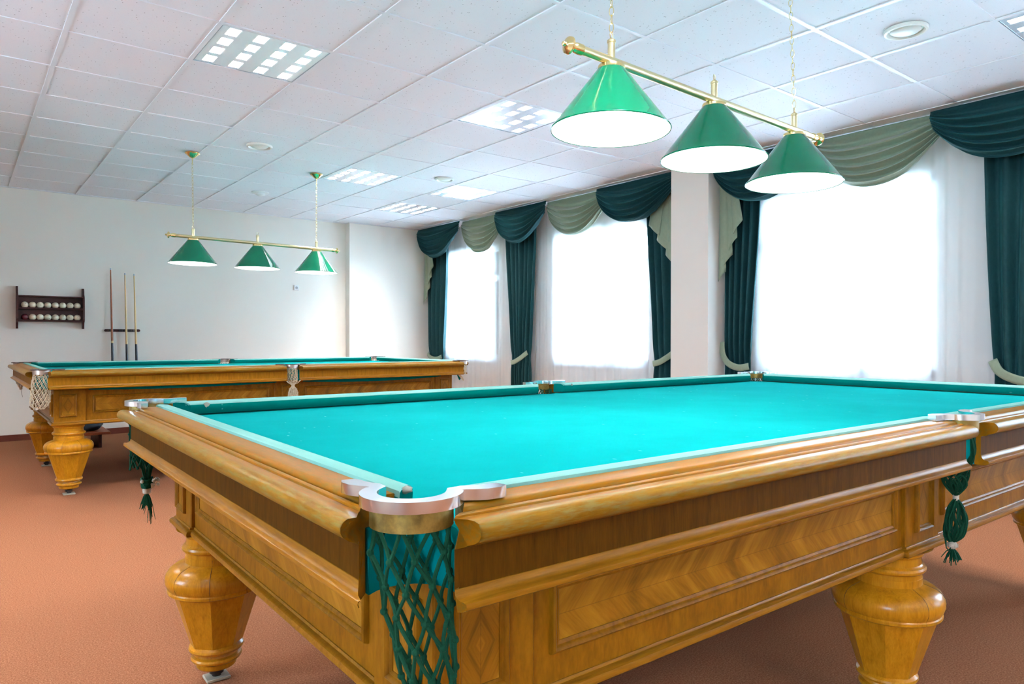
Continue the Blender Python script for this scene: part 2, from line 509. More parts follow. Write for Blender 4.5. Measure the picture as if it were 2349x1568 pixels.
# ------------------------------------------------------------------ room shell
CEIL = 2.666
X0, X1 = -3.0, 5.62
Y0, Y1 = -3.6, 9.12
b = MB(); b.box(X0 - 0.2, X1 + 0.4, Y0 - 0.2, Y1 + 0.2, -0.12, 0.0)
struct(b.build('floor', M['carpet'], smooth=None), 'terracotta carpet')
b = MB(); b.box(X0 - 0.2, X1 + 0.4, Y1, Y1 + 0.2, 0, CEIL + 0.3)
struct(b.build('wall_back', M['wall'], smooth=None), 'off-white wall behind the far table')
b = MB(); b.box(4.24, X1 + 0.1, 9.0, Y1, 0, CEIL + 0.05)
struct(b.build('wall_pier', M['wall'], smooth=None), 'off-white wall projection beside the windows')
b = MB(); b.box(X0 - 0.2, X1 + 0.4, Y0 - 0.2, Y0, 0, CEIL + 0.3)
struct(b.build('wall_front', M['wall'], smooth=None))
b = MB()
ys = [Y0 - 0.2]
for a, c in sorted(WINDOWS): ys += [a, c]
ys.append(Y1 + 0.2)
for i in range(0, len(ys), 2): b.box(X1, X1 + 0.22, ys[i], ys[i + 1], 0, CEIL + 0.3)
for a, c in WINDOWS:
    b.box(X1, X1 + 0.22, a, c, 0, WIN_Z0)
    b.box(X1, X1 + 0.22, a, c, WIN_Z1, CEIL + 0.3)
struct(b.build('wall_right', M['wall'], smooth=None), 'window wall')
b = MB()
ys = [Y0 - 0.2]
for a, c in FILL_WINDOWS_LEFT: ys += [a, c]
ys.append(Y1 + 0.2)
for i in range(0, len(ys), 2): b.box(X0 - 0.2, X0, ys[i], ys[i + 1], 0, CEIL + 0.3)
for a, c in FILL_WINDOWS_LEFT:
    b.box(X0 - 0.2, X0, a, c, 0, WIN_Z0)
    b.box(X0 - 0.2, X0, a, c, WIN_Z1, CEIL + 0.3)
struct(b.build('wall_left', M['wall'], smooth=None))
b = MB(); b.box(5.25, X1 + 0.02, 3.87, 4.285, 0, CEIL + 0.02)
struct(b.build('wall_pillar', M['wall_side'], smooth=None), 'cream square pillar between the two curtain groups')
for nm, bx in (('baseboard_back', (X0, 4.24, Y1 - 0.014, Y1, 0, 0.066)), ('baseboard_left', (X0, X0 + 0.014, Y0, Y1, 0, 0.066)),
               ('baseboard_pier', (4.24 - 0.012, X1, 9.0 - 0.014, 9.0, 0, 0.066)), ('baseboard_right', (X1 - 0.014, X1, Y0, 3.87, 0, 0.066)),
               ('baseboard_front', (X0, X1, Y0, Y0 + 0.014, 0, 0.066))):
    b = MB(); b.bbox(*bx, b=0.003)
    struct(b.build(nm, M['skirting'], smooth=None))

# windows, including those added out of frame for daylight
for k, (a, c) in enumerate(WINDOWS + FILL_WINDOWS_LEFT):
    b = MB()
    left = k >= len(WINDOWS)
    wx = LEFT_X - 0.09 if left else WIN_X
    fx0, fx1 = wx - 0.03, wx + 0.04
    w = 0.065
    b.bbox(fx0, fx1, a, a + w, WIN_Z0, WIN_Z1); b.bbox(fx0, fx1, c - w, c, WIN_Z0, WIN_Z1)
    b.bbox(fx0, fx1, a, c, WIN_Z0, WIN_Z0 + w); b.bbox(fx0, fx1, a, c, WIN_Z1 - w, WIN_Z1)
    ym = a + (c - a) * 0.38
    b.bbox(fx0, fx1, ym - 0.05, ym + 0.05, WIN_Z0, WIN_Z1)
    b.bbox(fx0 + 0.005, fx1, a, c, 1.86, 1.93)
    fr = struct(b.build('window_%d' % (k + 1), M['pvc'], smooth=None), None if left else 'white framed window behind the sheers')
    b = MB(); b.box(wx + 0.006, wx + 0.010, a + 0.03, c - 0.03, WIN_Z0 + 0.03, WIN_Z1 - 0.03)
    b.build('window_pane', M['glass'], fr, smooth=None)
    b = MB(); b.bbox(*((LEFT_X - 0.05, LEFT_X + 0.03) if left else (X1 - 0.015, WIN_X - 0.03)), a - 0.04, c + 0.04, WIN_Z0 - 0.03, WIN_Z0)
    b.build('window_sill', M['pvc'], fr, smooth=None)

# suspended ceiling: tiles, grid, light openings
GX, GY, TS = 0.4462, 4.2935, 0.6
LIGHTS = [(1, -1), (4, -1), (4, 3), (6, 3), (6, 5), (6, -6)]
FILL_LIGHTS = [(1, -6), (-2, -1), (-2, -6), (-2, 3), (4, -11), (1, -11), (-2, -11), (-5, -3), (-5, -8)]   # unseen lights added out of frame to brighten the room
b = MB()
gx0 = int(math.floor((X0 - GX) / TS)); gx1 = int(math.ceil((X1 + 0.1 - GX) / TS))
gy0 = int(math.floor((Y0 - GY) / TS)); gy1 = int(math.ceil((Y1 - GY) / TS))
for i in range(gx0, gx1):
    for j in range(gy0, gy1):
        if (i, j) in LIGHTS or (i, j) in FILL_LIGHTS: continue
        x0, x1 = max(GX + i * TS, X0), min(GX + (i + 1) * TS, X1 + 0.02)
        y0, y1 = max(GY + j * TS, Y0), min(GY + (j + 1) * TS, Y1)
        if x1 - x0 < 0.02 or y1 - y0 < 0.02: continue
        dz = random.uniform(0.0, 0.0025)
        b.box(x0, x1, y0, y1, CEIL + dz, CEIL + 0.018)
struct(b.build('ceiling', M['tile'], smooth=None), 'white mineral fibre tile ceiling')
b = MB()
for i in range(gx0, gx1 + 1):
    x = GX + i * TS
    if X0 < x < X1: b.box(x - 0.012, x + 0.012, Y0, Y1, CEIL - 0.004, CEIL + 0.03)
for j in range(gy0, gy1 + 1):
    y = GY + j * TS
    if Y0 < y < Y1: b.box(X0, X1, y - 0.0115, y + 0.0115, CEIL - 0.0035, CEIL + 0.03)
b.box(X0, X1, Y1 - 0.022, Y1, CEIL - 0.004, CEIL + 0.02)
b.box(4.22, X1, 8.978, 9.0, CEIL - 0.004, CEIL + 0.02)
struct(b.build('ceiling_grid', M['tbar'], smooth=None), 'white metal grid between the ceiling tiles')
b = MB(); b.box(X0 - 0.2, X1 + 0.4, Y0 - 0.2, Y1 + 0.2, CEIL + 0.3, CEIL + 0.4)
struct(b.build('ceiling_slab', M['wall'], smooth=None))

# ------------------------------------------------------------------ recessed ceiling lights
LIGHT_LABELS = ['brightest square louvred ceiling light, at upper left above the near table end',
                'square louvred ceiling light partly hidden by the nearest green lampshade',
                'square louvred ceiling light beside the right chain of the far billiard lamp',
                'square louvred ceiling light closest to the far windows swags, beside a round vent',
                'farthest square louvred ceiling light, near the back wall',
                'square louvred ceiling light cut by the right edge of the photo']
def ceiling_light(i, j, label):
    x0, y0 = GX + i * TS + 0.013, GY + j * TS + 0.013
    s = TS - 0.026
    t = empty('ceiling_light', (x0 + s / 2, y0 + s / 2, CEIL))
    tag(t, label, 'ceiling light', 'louvred ceiling lights')
    h = s / 2
    b = MB()
    H = 0.095
    b.box(-h, -h + 0.004, -h, h, -0.002, H); b.box(h - 0.004, h, -h, h, -0.002, H)
    b.box(-h, h, -h, -h + 0.004, -0.002, H); b.box(-h, h, h - 0.004, h, -0.002, H)
    b.box(-h, h, -h, h, H, H + 0.004)
    b.build('housing', M['housing'], t, smooth=None)
    for q in range(4):
        xx = -h + s * (q + 0.5) / 4
        b = MB(); b.lathe([(0.013, -h + 0.012), (0.013, h - 0.012)], 10, (xx, 0, 0.07), 'Y')
        b.build('tube', M['tube'], t)
    b = MB()
    for q in range(0, 5):           # v-shaped long fins between the tubes
        xx = -h + s * q / 4
        w = 0.043
        x_l, x_r = max(xx - w, -h), min(xx + w, h)
        b.add([(x_l, -h, 0.0), (x_r, -h, 0.0), (min(max(xx, -h + .001), h - .001), -h, 0.052), (x_l, h, 0.0), (x_r, h, 0.0), (min(max(xx, -h + .001), h - .001), h, 0.05)],
              [(0, 1, 4, 3), (1, 2, 5, 4), (2, 0, 3, 5)])
    for q in range(0, 5):
        yy = -h + s * q / 4
        w = 0.025
        y_l, y_r = max(yy - w, -h), min(yy + w, h)
        ym = min(max(yy, -h + .001), h - .001)
        b.add([(-h, y_l, 0.001), (-h, y_r, 0.001), (-h, ym, 0.045), (h, y_l, 0.001), (h, y_r, 0.001), (h, ym, 0.045)],
              [(0, 1, 4, 3), (1, 2, 5, 4), (2, 0, 3, 5)])
    b.build('louver', M['mirror'], t, smooth=None)
for (i, j), lab in zip(LIGHTS, LIGHT_LABELS): ceiling_light(i, j, lab)
for i, j in FILL_LIGHTS: ceiling_light(i, j, 'added square louvred ceiling light, out of frame, above or behind the viewer')

# round vents and the detector
def vent(x, y, d, label):
    t = empty('air_vent', (x, y, CEIL))
    tag(t, label, 'vent', 'round ceiling vents')
    r = d / 2
    b = MB()
    b.lathe([(r, 0.0), (r, -0.006), (r * 0.96, -0.014), (r * 0.86, -0.016), (r * 0.80, -0.006), (r * 0.78, 0.004), (r * 0.76, 0.03), (r * 0.7, 0.03)], 40)
    b.build('rim', M['vent_white'], t)
    b = MB()
    b.lathe([(0.0001, -0.022), (r * 0.3, -0.020), (r * 0.58, -0.014), (r * 0.69, -0.006), (r * 0.69, 0.002), (r * 0.4, 0.008)], 40)
    b.build('disc', M['vent_white'], t)
vent(3.814, 1.609, 0.205, 'largest round white ceiling vent, at top right')
vent(1.963, 5.86, 0.205, 'round white ceiling vent between the two chains of the far lamp')
vent(3.809, 5.934, 0.185, 'round white ceiling vent beside the far louvred ceiling lights')
t = empty('smoke_detector', (2.599, 7.731, CEIL))
tag(t, 'small white stepped smoke detector on the ceiling near the back wall', 'smoke detector')
b = MB(); b.lathe([(0.09, 0.0), (0.09, -0.006), (0.075, -0.012), (0.05, -0.014)], 36); b.build('base', M['white_metal'], t)
b = MB(); b.lathe([(0.052, -0.010), (0.050, -0.026), (0.036, -0.034), (0.02, -0.042), (0.0001, -0.044)], 30); b.build('head', M['white_metal'], t)

# ------------------------------------------------------------------ billiard tables
A, B = 1.632, 0.813          # half size of the playing field, cushion to cushion
PC = (A + 0.053, B + 0.042)  # corner pocket centre
PS = B + 0.072               # side pocket centre
Z_BED, Z_W = 0.833, 0.872
RAIL = [(.041, .834), (.041, .8705), (.043, .872), (.050, .872), (.060, .872), (.072, .8719), (.081, .8714), (.0865, .8700), (.0900, .8672), (.0915, .8630), (.0920, .8606),
        (.0940, .8606), (.0955, .8632), (.0985, .8650), (.1020, .8650), (.1050, .8634), (.1064, .8606), (.1084, .8602),
        (.1096, .8618), (.118, .8630), (.128, .8632), (.136, .8618), (.142, .8580), (.146, .8515), (.1460, .8440),
        (.1425, .8375), (.136, .8330), (.131, .8312), (.128, .8300), (.124, .8275), (.118, .8255), (.1135, .8245), (.110, .8225), (.110, .7720), (.1112, .7716), (.1116, .7690), (.1128, .7650), (.1158, .7612), (.1195, .7590), (.1235, .7580), (.1262, .7560), (.1270, .7520), (.1258, .7480), (.1215, .7455), (.116, .7448), (.092, .7448), (.092, .834)]
FRIEZE = 32                   # index of the frieze face in RAIL
BULL = range(20, 27)          # faces of the handled outer roll
CUSH = [(.0425, .868), (.0405, .8765), (.034, .8790), (.012, .8778), (.004, .8740), (.0005, .8690), (-.001, .862), (.0005, .853), (.005, .844), (.009, .8375), (.0425, .8365)]

def rail_end_corner(d, long):
    # how far along the rail the wood reaches at offset d (cut round the pocket)
    pc_al, pc_ac, lim = (PC[0], PC[1] - B, A + 0.030) if long else (PC[1], PC[0] - A, B + 0.050)
    dd = d - pc_ac
    cut = pc_al - math.sqrt(max(0.069 ** 2 - dd * dd, 0.0)) if abs(dd) < 0.069 else pc_al
    return min(cut, lim)
def rail_end_side(d):
    dd = d - (PS - B)
    cut = math.sqrt(max(0.060 ** 2 - dd * dd, 0.0)) if abs(dd) < 0.060 else 0.0
    return max(cut, 0.050)
def rail_mesh(long, sgn, s0, s1, e0, e1):
    """s0,s1 nominal ends; e0,e1 end functions giving the position at offset d"""
    b = MB()
    n = len(RAIL)
    def chamf(d, z, k):
        c = 0.0
        if d > .115: c = (d - .115) * (0.62, 0.12, 0.0)[k]
        return c
    secs = []
    for (pos, sg) in ((e0, 1), (e1, -1)):
        rows = []
        for k, off in enumerate((0.0, 0.012, 0.05)):
            rows.append([pos(d) + sg * (off + chamf(d, z, k)) for d, z in RAIL])
        secs.append(rows)
    order = secs[0] + secs[1][::-1]
    V = []
    for row in order:
        for (d, z), p in zip(RAIL, row):
            V.append((p, sgn * (B + d), z) if long else (sgn * (A + d), p, z))
    F, mi = [], []
    m = len(order)
    for i in range(m - 1):
        for k in range(n):
            k2 = (k + 1) % n
            F.append((i * n + k, i * n + k2, (i + 1) * n + k2, (i + 1) * n + k))
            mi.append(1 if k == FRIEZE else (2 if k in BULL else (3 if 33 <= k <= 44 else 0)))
    F.append(tuple(range(n))); mi.append(0)
    F.append(tuple((m - 1) * n + k for k in range(n))[::-1]); mi.append(0)
    b.add(V, F, mi)
    return b
def cushion_mesh(long, sgn, f0, f1):
    b = MB()
    n = len(CUSH)
    V = []
    for fn, inset in ((f0, 0.0), (f0, 0.004), (f1, -0.004), (f1, 0.0)):
        for d, z in CUSH:
            q = fn(d) + inset
            dd, zz = (d, z)
            if inset == 0.0:
                dd = d * 0.8 + 0.0425 * 0.2; zz = z * 0.9 + 0.856 * 0.1
            V.append((q, sgn * (B + dd), zz) if long else (sgn * (A + dd), q, zz))
    F, mi = [], []
    for i in range(3):
        for k in range(n):
            k2 = (k + 1) % n
            F.append((i * n + k, i * n + k2, (i + 1) * n + k2, (i + 1) * n + k))
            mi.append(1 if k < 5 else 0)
    F.append(tuple(range(n))); mi.append(0)
    F.append(tuple(3 * n + k for k in range(n))[::-1]); mi.append(0)
    b.add(V, F, mi)
    return b

def table_leg(parent, x, y, wmat, rnd):
    prof = [(.0575, .046), (.060, .050), (.0605, .062), (.066, .066), (.074, .071), (.0765, .077), (.074, .083), (.066, .087), (.064, .094),
            (.069, .097), (.079, .101), (.083, .108), (.0815, .114), (.076, .119), (.0745, .121),
            (.076, .1215), (.128, .292),
            (.138, .293), (.1435, .297), (.1435, .304), (.141, .308), (.1455, .316), (.1495, .328), (.1500, .338), (.1475, .350), (.140, .362), (.127, .372), (.108, .379), (.096, .383),
            (.092, .385), (.092, .404), (.0905, .405), (.0905, .418), (.095, .420), (.1005, .425), (.1015, .431), (.0985, .437), (.092, .4405), (.0895, .444), (.0885, .462),
            (.0900, .466), (.0945, .470), (.0955, .476), (.099, .480), (.110, .486), (.118, .491)]
    def shape(th, r, i):
        if 15 <= i <= 16:
            a = (th + PI / 8) % (PI / 4) - PI / 8
            return r * math.cos(PI / 8) / math.cos(a) * 1.035
        return r
    b = MB()
    b.lathe(prof, 64, (x, y, 0), shape=shape)
    # dark glue seams down the turned bulb
    for k in rnd.sample(range(8), 5):
        th = PI / 8 + k * PI / 4
        pts = [(x + (r - 0.0003) * math.cos(th), y + (r - 0.0003) * math.sin(th), h) for r, h in prof[18:31]]
        b.tube(spline(pts, 4), rnd.choice((0.0007, 0.0011)), 5, mi=1)
    leg = b.build('leg', [wmat, M['seam']], parent, smooth=28)
    b = MB()
    b.lathe([(0.012, 0.048), (0.012, 0.034), (0.022, 0.032), (0.022, 0.020), (0.014, 0.018), (0.014, 0.010)], 12, (x, y, 0))
    b.bbox(x - 0.036, x + 0.036, y - 0.03, y + 0.03, 0.0005 , 0.010, b=0.002, mi=1)
    b.build('levelling_foot', [M['iron'], M['pad']], leg)

def ring_net(levels, N, r, ctr, knots=True, lo=0.0, hi=2 * PI, jit=0.0, rnd=None):
    """diamond mesh bag: levels = [(z, radius, dx, dy)]"""
    b = MB()
    full = hi - lo > 6.2
    def pt(l, k):
        z, R, dx, dy = levels[l]
        th = lo + (hi - lo) * (k + 0.5 * (l % 2)) / N
        j = 0
        return Vector((ctr[0] + dx + R * math.cos(th), ctr[1] + dy + R * math.sin(th), z))
    pts = {}
    for l in range(len(levels)):
        for k in range(N + (0 if full else 1)):
            p = pt(l, k)
            if jit and rnd and l > 0: p += Vector((rnd.uniform(-jit, jit), rnd.uniform(-jit, jit), rnd.uniform(-jit, jit)))
            pts[(l, k)] = p
    for l in range(len(levels) - 1):
        for k in range(N + (0 if full else 1)):
            for dk in ((0, -1) if l % 2 == 0 else (0, 1)):
                k2 = k + dk
                if full: k2 %= N
                if (l + 1, k2) not in pts: continue
                a, c = pts[(l, k)], pts[(l + 1, k2)]
                md = (a + c) / 2
                out = Vector((md.x - ctr[0], md.y - ctr[1], 0))
                if out.length > 1e-6: md += out.normalized() * -0.0015
                if jit and rnd: md += Vector((rnd.uniform(-jit, jit), rnd.uniform(-jit, jit), 0)) * 0.8
                b.tube([a, a.lerp(md, 0.6), md.lerp(c, 0.4), c], r, 6)
    if knots:
        for (l, k), p in pts.items():
            if l > 0: b.ball(p, r * 1.9, 7, 5)
    return b
def tassel(b, p, n, L, r, spread, rnd):
    for k in range(n):
        th = rnd.uniform(0, 2 * PI); q = rnd.uniform(0.2, 1) * spread
        ll = L * rnd.uniform(0.6, 1.05)
        e = Vector((p[0] + q * math.cos(th), p[1] + q * math.sin(th), p[2] - ll))
        m = Vector((p[0] + 0.55 * q * math.cos(th), p[1] + 0.55 * q * math.sin(th), p[2] - ll * 0.4))
        b.tube([p, m, e], [r, r, r * 0.7], 4)
def strands(b, p0, p1, n, r0, rm, r1, r, rnd, turns=0.6):
    """loose bundle of cords bulging between two points"""
    p0, p1 = Vector(p0), Vector(p1)
    for k in range(n):
        th = rnd.uniform(0, 2 * PI); q = rnd.uniform(0.45, 1.0); tw = rnd.uniform(-turns, turns)
        pts = []
        for i in range(8):
            t = i / 7
            R = (lerp(r0, rm, sstep(t * 2)) if t < 0.5 else lerp(rm, r1, sstep(t * 2 - 1))) * q
            a = th + tw * 2 * t
            c = p0.lerp(p1, t)
            pts.append((c.x + R * math.cos(a), c.y + R * math.sin(a), c.z + rnd.uniform(-.003, .003)))
        b.tube(pts, r, 5)

def spline(P, n=6):
    P = [Vector(p) for p in P]
    out = []
    for i in range(len(P) - 1):
        p0, p1, p2, p3 = P[max(i - 1, 0)], P[i], P[i + 1], P[min(i + 2, len(P) - 1)]
        for k in range(n):
            f = k / n
            out.append(0.5 * ((2 * p1) + (p2 - p0) * f + (2 * p0 - 5 * p1 + 4 * p2 - p3) * f * f + (3 * p1 - p0 - 3 * p2 + p3) * f ** 3))
    out.append(P[-1])
    return out
def make_table(cx, cy, rz, label, white):
    rnd = random.Random(11 if white else 5)
    t = empty('billiard_table', (cx, cy, 0), rz)
    tag(t, label, 'billiard table', 'russian billiard tables')
    # slate bed wrapped in cloth, notched at the pockets
    out = []
    def arc(c, r, a0, a1, n=10):
        for i in range(n + 1):
            a = a0 + (a1 - a0) * i / n
            out.append((c[0] + r * math.cos(a), c[1] + r * math.sin(a)))
    Rn = 0.062
    ex, ey = A + 0.0905, B + 0.0905
    c0 = PC
    def corner(sx, sy):
        # walk round the notch of one corner
        dx = math.acos(max(-1, min(1, (ex - c0[0]) / Rn))); 
        px = (sx * c0[0], sy * c0[1])
        yk = c0[1] - math.sqrt(Rn ** 2 - (c0[0] - ex) ** 2)
        xk = c0[0] - math.sqrt(Rn ** 2 - (c0[1] - ey) ** 2)
        a_y = math.atan2(yk - c0[1], ex - c0[0]); a_x = math.atan2(ey - c0[1], xk - c0[0])
        if a_x > 0: a_x -= 2 * PI
        return px, a_y, a_x
    def add_corner(sx, sy, rev):
        px, ay, ax = corner(sx, sy)
        pts = []
        for i in range(11):
            a = ay + (ax - ay) * i / 10
            pts.append((px[0] + sx * Rn * math.cos(a), px[1] + sy * Rn * math.sin(a)))
        out.extend(pts[::-1] if rev else pts)
    def add_side(sy):
        yk = PS - ey
        xk = math.sqrt(max(Rn ** 2 - yk * yk, 1e-6))
        a0 = math.atan2(-yk, xk); a1 = -PI - a0
        pts = [(Rn * math.cos(a0 + (a1 - a0) * i / 12), sy * (PS + Rn * math.sin(a0 + (a1 - a0) * i / 12))) for i in range(13)]
        out.extend(pts if sy > 0 else pts[::-1])
    add_corner(1, -1, True); add_corner(1, 1, False); add_side(1); add_corner(-1, 1, True); add_corner(-1, -1, False); add_side(-1)
    b = MB(); b.prism(out, 0.7445, Z_BED)
    bed = b.build('cloth_bed', M['cloth'], t, smooth=30)
    # rails and cushions
    cl = lambda d: A - 0.060 + d * 1.0
    cs = lambda d: B - 0.045 + d * 0.8
    cm = lambda d: 0.078 - d * 0.75
    for sy in (-1, 1):
        for sx in (-1, 1):
            if sx < 0: e0, e1 = (lambda d: -rail_end_corner(d, True)), (lambda d: -rail_end_side(d))
            else: e0, e1 = (lambda d: rail_end_side(d)), (lambda d: rail_end_corner(d, True))
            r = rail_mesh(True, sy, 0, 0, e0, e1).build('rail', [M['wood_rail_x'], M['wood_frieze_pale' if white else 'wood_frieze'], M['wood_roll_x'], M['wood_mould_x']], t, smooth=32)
            if sx < 0: f0, f1 = (lambda d: -cl(d)), (lambda d: -cm(d))
            else: f0, f1 = (lambda d: cm(d)), (lambda d: cl(d))
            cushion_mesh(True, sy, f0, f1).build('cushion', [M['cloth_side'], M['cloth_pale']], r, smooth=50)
    for sx in (-1, 1):
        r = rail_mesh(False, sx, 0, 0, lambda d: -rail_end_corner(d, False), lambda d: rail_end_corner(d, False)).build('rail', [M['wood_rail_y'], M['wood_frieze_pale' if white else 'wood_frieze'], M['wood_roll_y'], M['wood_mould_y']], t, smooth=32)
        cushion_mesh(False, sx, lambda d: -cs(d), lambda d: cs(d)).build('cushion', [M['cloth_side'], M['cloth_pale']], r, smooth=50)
    # worn cloth: stuffing showing at torn cushion ends, a sagging hem under the far table's rails
    def lump(parent, p, sz, seed, name='torn_stuffing', mat=None):
        rl = random.Random(seed)
        b = MB(); b.ball((0, 0, 0), 1.0, 14, 9)
        b.v = [(p[0] + x * sz[0] * (1 + 0.22 * math.sin(5 * x + seed) * math.cos(4 * z)), p[1] + y * sz[1] * (1 + 0.2 * math.sin(6 * y + z * 3 + seed)), p[2] + z * sz[2] * (1 + 0.2 * math.cos(5 * x - 3 * y))) for x, y, z in b.v]
        b.build(name, mat or M['stuffing'], parent, smooth=60)
    if not white:
        cu = {}
        for o in t.children:
            for c in o.children:
                if c.name.startswith('cushion'):
                    xs = [v.co.x for v in c.data.vertices]; ysv = [v.co.y for v in c.data.vertices]
                    cu[(round(sum(xs) / len(xs), 1), round(sum(ysv) / len(ysv), 1))] = c
        near = min(cu.items(), key=lambda kv: kv[0][0])[1]
        lump(near, (-(A + 0.024), -(B - 0.026), 0.8745), (0.011, 0.008, 0.005), 1)
        far = [c for k, c in cu.items() if k[0] < 0 and k[1] > 0.5][0]
        lump(far, (-(A - 0.115), B + 0.002, 0.866), (0.012, 0.0035, 0.009), 2)
        far2 = [c for k, c in cu.items() if k[0] > 0 and k[1] > 0.5][0]
        lump(far2, (0.125, B + 0.001, 0.870), (0.004, 0.003, 0.006), 3)
    else:
        for xa, xb, sag in ((-1.42, -0.12, 0.012), (0.10, 1.44, 0.020)):
            b = MB()
            n_ = 30
            V, F = [], []
            for i in range(n_ + 1):
                q = i / n_
                x = lerp(xa, xb, q)
                zb = 0.7400 - 0.006 - sag * math.sin(PI * q) ** 0.8
                V += [(x, -(B + 0.060), 0.7447), (x, -(B + 0.060), zb), (x, -(B + 0.056), zb), (x, -(B + 0.056), 0.7447)]
            for i in range(n_):
                for k in range(4):
                    F.append((i * 4 + k, i * 4 + (k + 1) % 4, i * 4 + 4 + (k + 1) % 4, i * 4 + 4 + k))
            F += [(0, 1, 2, 3), (n_ * 4, n_ * 4 + 3, n_ * 4 + 2, n_ * 4 + 1)]
            b.add(V, F); b.build('cloth_hem', M['cloth_side'], bed, smooth=30)
        b = MB()
        b.add([(1.63, -0.86, 0.745), (1.672, -0.86, 0.745), (1.668, -0.865, 0.700), (1.652, -0.866, 0.690), (1.640, -0.864, 0.715), (1.63, -0.856, 0.745), (1.672, -0.856, 0.745), (1.668, -0.861, 0.700), (1.652, -0.862, 0.690), (1.640, -0.860, 0.715)],
              [(0, 1, 2, 3, 4), (9, 8, 7, 6, 5), (0, 5, 6, 1), (1, 6, 7, 2), (2, 7, 8, 3), (3, 8, 9, 4), (4, 9, 5, 0)])
        b.build('cloth_scrap', M['cloth_side'], bed, smooth=None)
    # base: box, posts, mouldings
    BX, BY = 1.604, 0.784
    b = MB()
    b.box(-BX, BX, -BY, BY, 0.50, 0.744)
    P = 0.012
    cw = 0.19
    for sx in (-1, 1):
        for sy in (-1, 1):
            xa, xb = sorted((sx * (BX + P), sx * (BX + P - cw)))
            ya, yb = sorted((sy * (BY + P), sy * (BY + P - cw)))
            b.bbox(xa, xb, ya, yb, 0.4995, 0.7435, b=0.003)
    for sy in (-1, 1):
        ya, yb = sorted((sy * (BY + P), sy * (BY - 0.1)))
        b.bbox(-0.106, 0.106, ya, yb, 0.4995, 0.7435, b=0.003)
    b.build('base_frame', M['wood_frame'], t, smooth=None)
    # bottom moulding: swept round the base with returns at the posts
    prof = [(-0.02, .517), (.002, .517), (.004, .514), (.004, .512), (.009, .511), (.0145, .507), (.0165, .501), (.0155, .495), (.011, .4905), (.004, .489), (-0.02, .489)]
    path = []
    hx, hy = BX, BY
    def side_pts():
        c1x, c1y = BX + P - cw, BY + P - cw
        pts = []
        # one loop, counter-clockwise from lower left
        def edge(seq): pts.extend(seq)
        edge([(-hx - P, -hy - P), (-c1x, -hy - P), (-c1x, -hy), (-0.106, -hy), (-0.106, -hy - P), (0.106, -hy - P), (0.106, -hy), (c1x, -hy), (c1x, -hy - P)])
        edge([(hx + P, -hy - P), (hx + P, -c1y), (hx, -c1y), (hx, c1y), (hx + P, c1y)])
        edge([(hx + P, hy + P), (c1x, hy + P), (c1x, hy), (0.106, hy), (0.106, hy + P), (-0.106, hy + P), (-0.106, hy), (-c1x, hy), (-c1x, hy + P)])
        edge([(-hx - P, hy + P), (-hx - P, c1y), (-hx, c1y), (-hx, -c1y), (-hx - P, -c1y)])
        return pts
    pts = side_pts()
    n = len(pts); V, F = [], []
    for i, p in enumerate(pts):
        a = Vector(pts[i - 1]); c = Vector(p); e = Vector(pts[(i + 1) % n])
        d0 = (c - a).normalized(); d1 = (e - c).normalized()
        n0 = Vector((d0.y, -d0.x)); n1 = Vector((d1.y, -d1.x))
        nn = n0 + n1
        nn = nn / max(nn.length_squared, 1e-6) * 2 if nn.length > 1e-6 else n0
        for o, z in prof: V.append((c.x + nn.x * o, c.y + nn.y * o, z))
    m = len(prof)
    for i in range(n):
        j = (i + 1) % n
        for k in range(m):
            k2 = (k + 1) % m
            F.append((i * m + k, i * m + k2, j * m + k2, j * m + k))
    b = MB(); b.add(V, F)
    b.build('bottom_moulding', M['wood_mould_x'], t, smooth=35)
    # veneered panels with a raised frame
    def panel(mid, axis_u, nrm, w, h, mat):
        mid, axis_u, nrm = Vector(mid), Vector(axis_u), Vector(nrm)
        up_ = Vector((0, 0, 1))
        fw_ = 0.017 if w < 0.3 else 0.019
        b = MB()
        hw, hh = w / 2 - fw_, h / 2 - fw_
        q = [(-hw, -hh), (hw, -hh), (hw, hh), (-hw, hh)]
        V = [mid + axis_u * u + up_ * v + nrm * 0.0015 for u, v in q] + [mid + axis_u * u + up_ * v - nrm * 0.004 for u, v in q]
        F = [(0, 1, 2, 3), (7, 6, 5, 4)] + [(k, (k + 1) % 4, 4 + (k + 1) % 4, 4 + k) for k in range(4)]
        uvs = [[q[i % 4] for i in f] for f in F]
        b.add(V, F, 0, uvs)
        pn = b.build('panel', mat, t, smooth=None)
        b = MB()
        pr_ = [(0.0, -0.004), (0.0, 0.003), (0.002, 0.009), (0.0055, 0.0115), (0.009, 0.0095), (0.0115, 0.0055), (0.014, 0.006), (fw_, 0.003), (fw_, -0.004)]
        V, F = [], []
        for u, v in ((-1, -1), (1, -1), (1, 1), (-1, 1)):
            for o, hgt in pr_:
                V.append(mid + axis_u * (u * (w / 2 - o)) + up_ * (v * (h / 2 - o)) + nrm * hgt)
        m_ = len(pr_)
        for i in range(4):
            j = (i + 1) % 4
            for k in range(m_ - 1):
                F.append((i * m_ + k, i * m_ + k + 1, j * m_ + k + 1, j * m_ + k))
        b.add(V, F)
        b.build('panel_moulding', M['wood_frame'], pn, smooth=35)
    zc, hp = 0.628, 0.125
    for sy in (-1, 1):
        for sx in (-1, 1):
            panel((sx * 0.766, sy * BY, zc), (-sy, 0, 0) if sy > 0 else (1, 0, 0), (0, sy, 0), 1.238, 0.124, M['chevron'])
            panel((sx * (BX + P - cw / 2 + 0.012), sy * (BY + P), 0.626), (-sy, 0, 0) if sy > 0 else (1, 0, 0), (0, sy, 0), 0.104, 0.155, M['diamond'])
        panel((0, sy * (BY + P), 0.626), (-sy, 0, 0) if sy > 0 else (1, 0, 0), (0, sy, 0), 0.104, 0.155, M['diamond'])
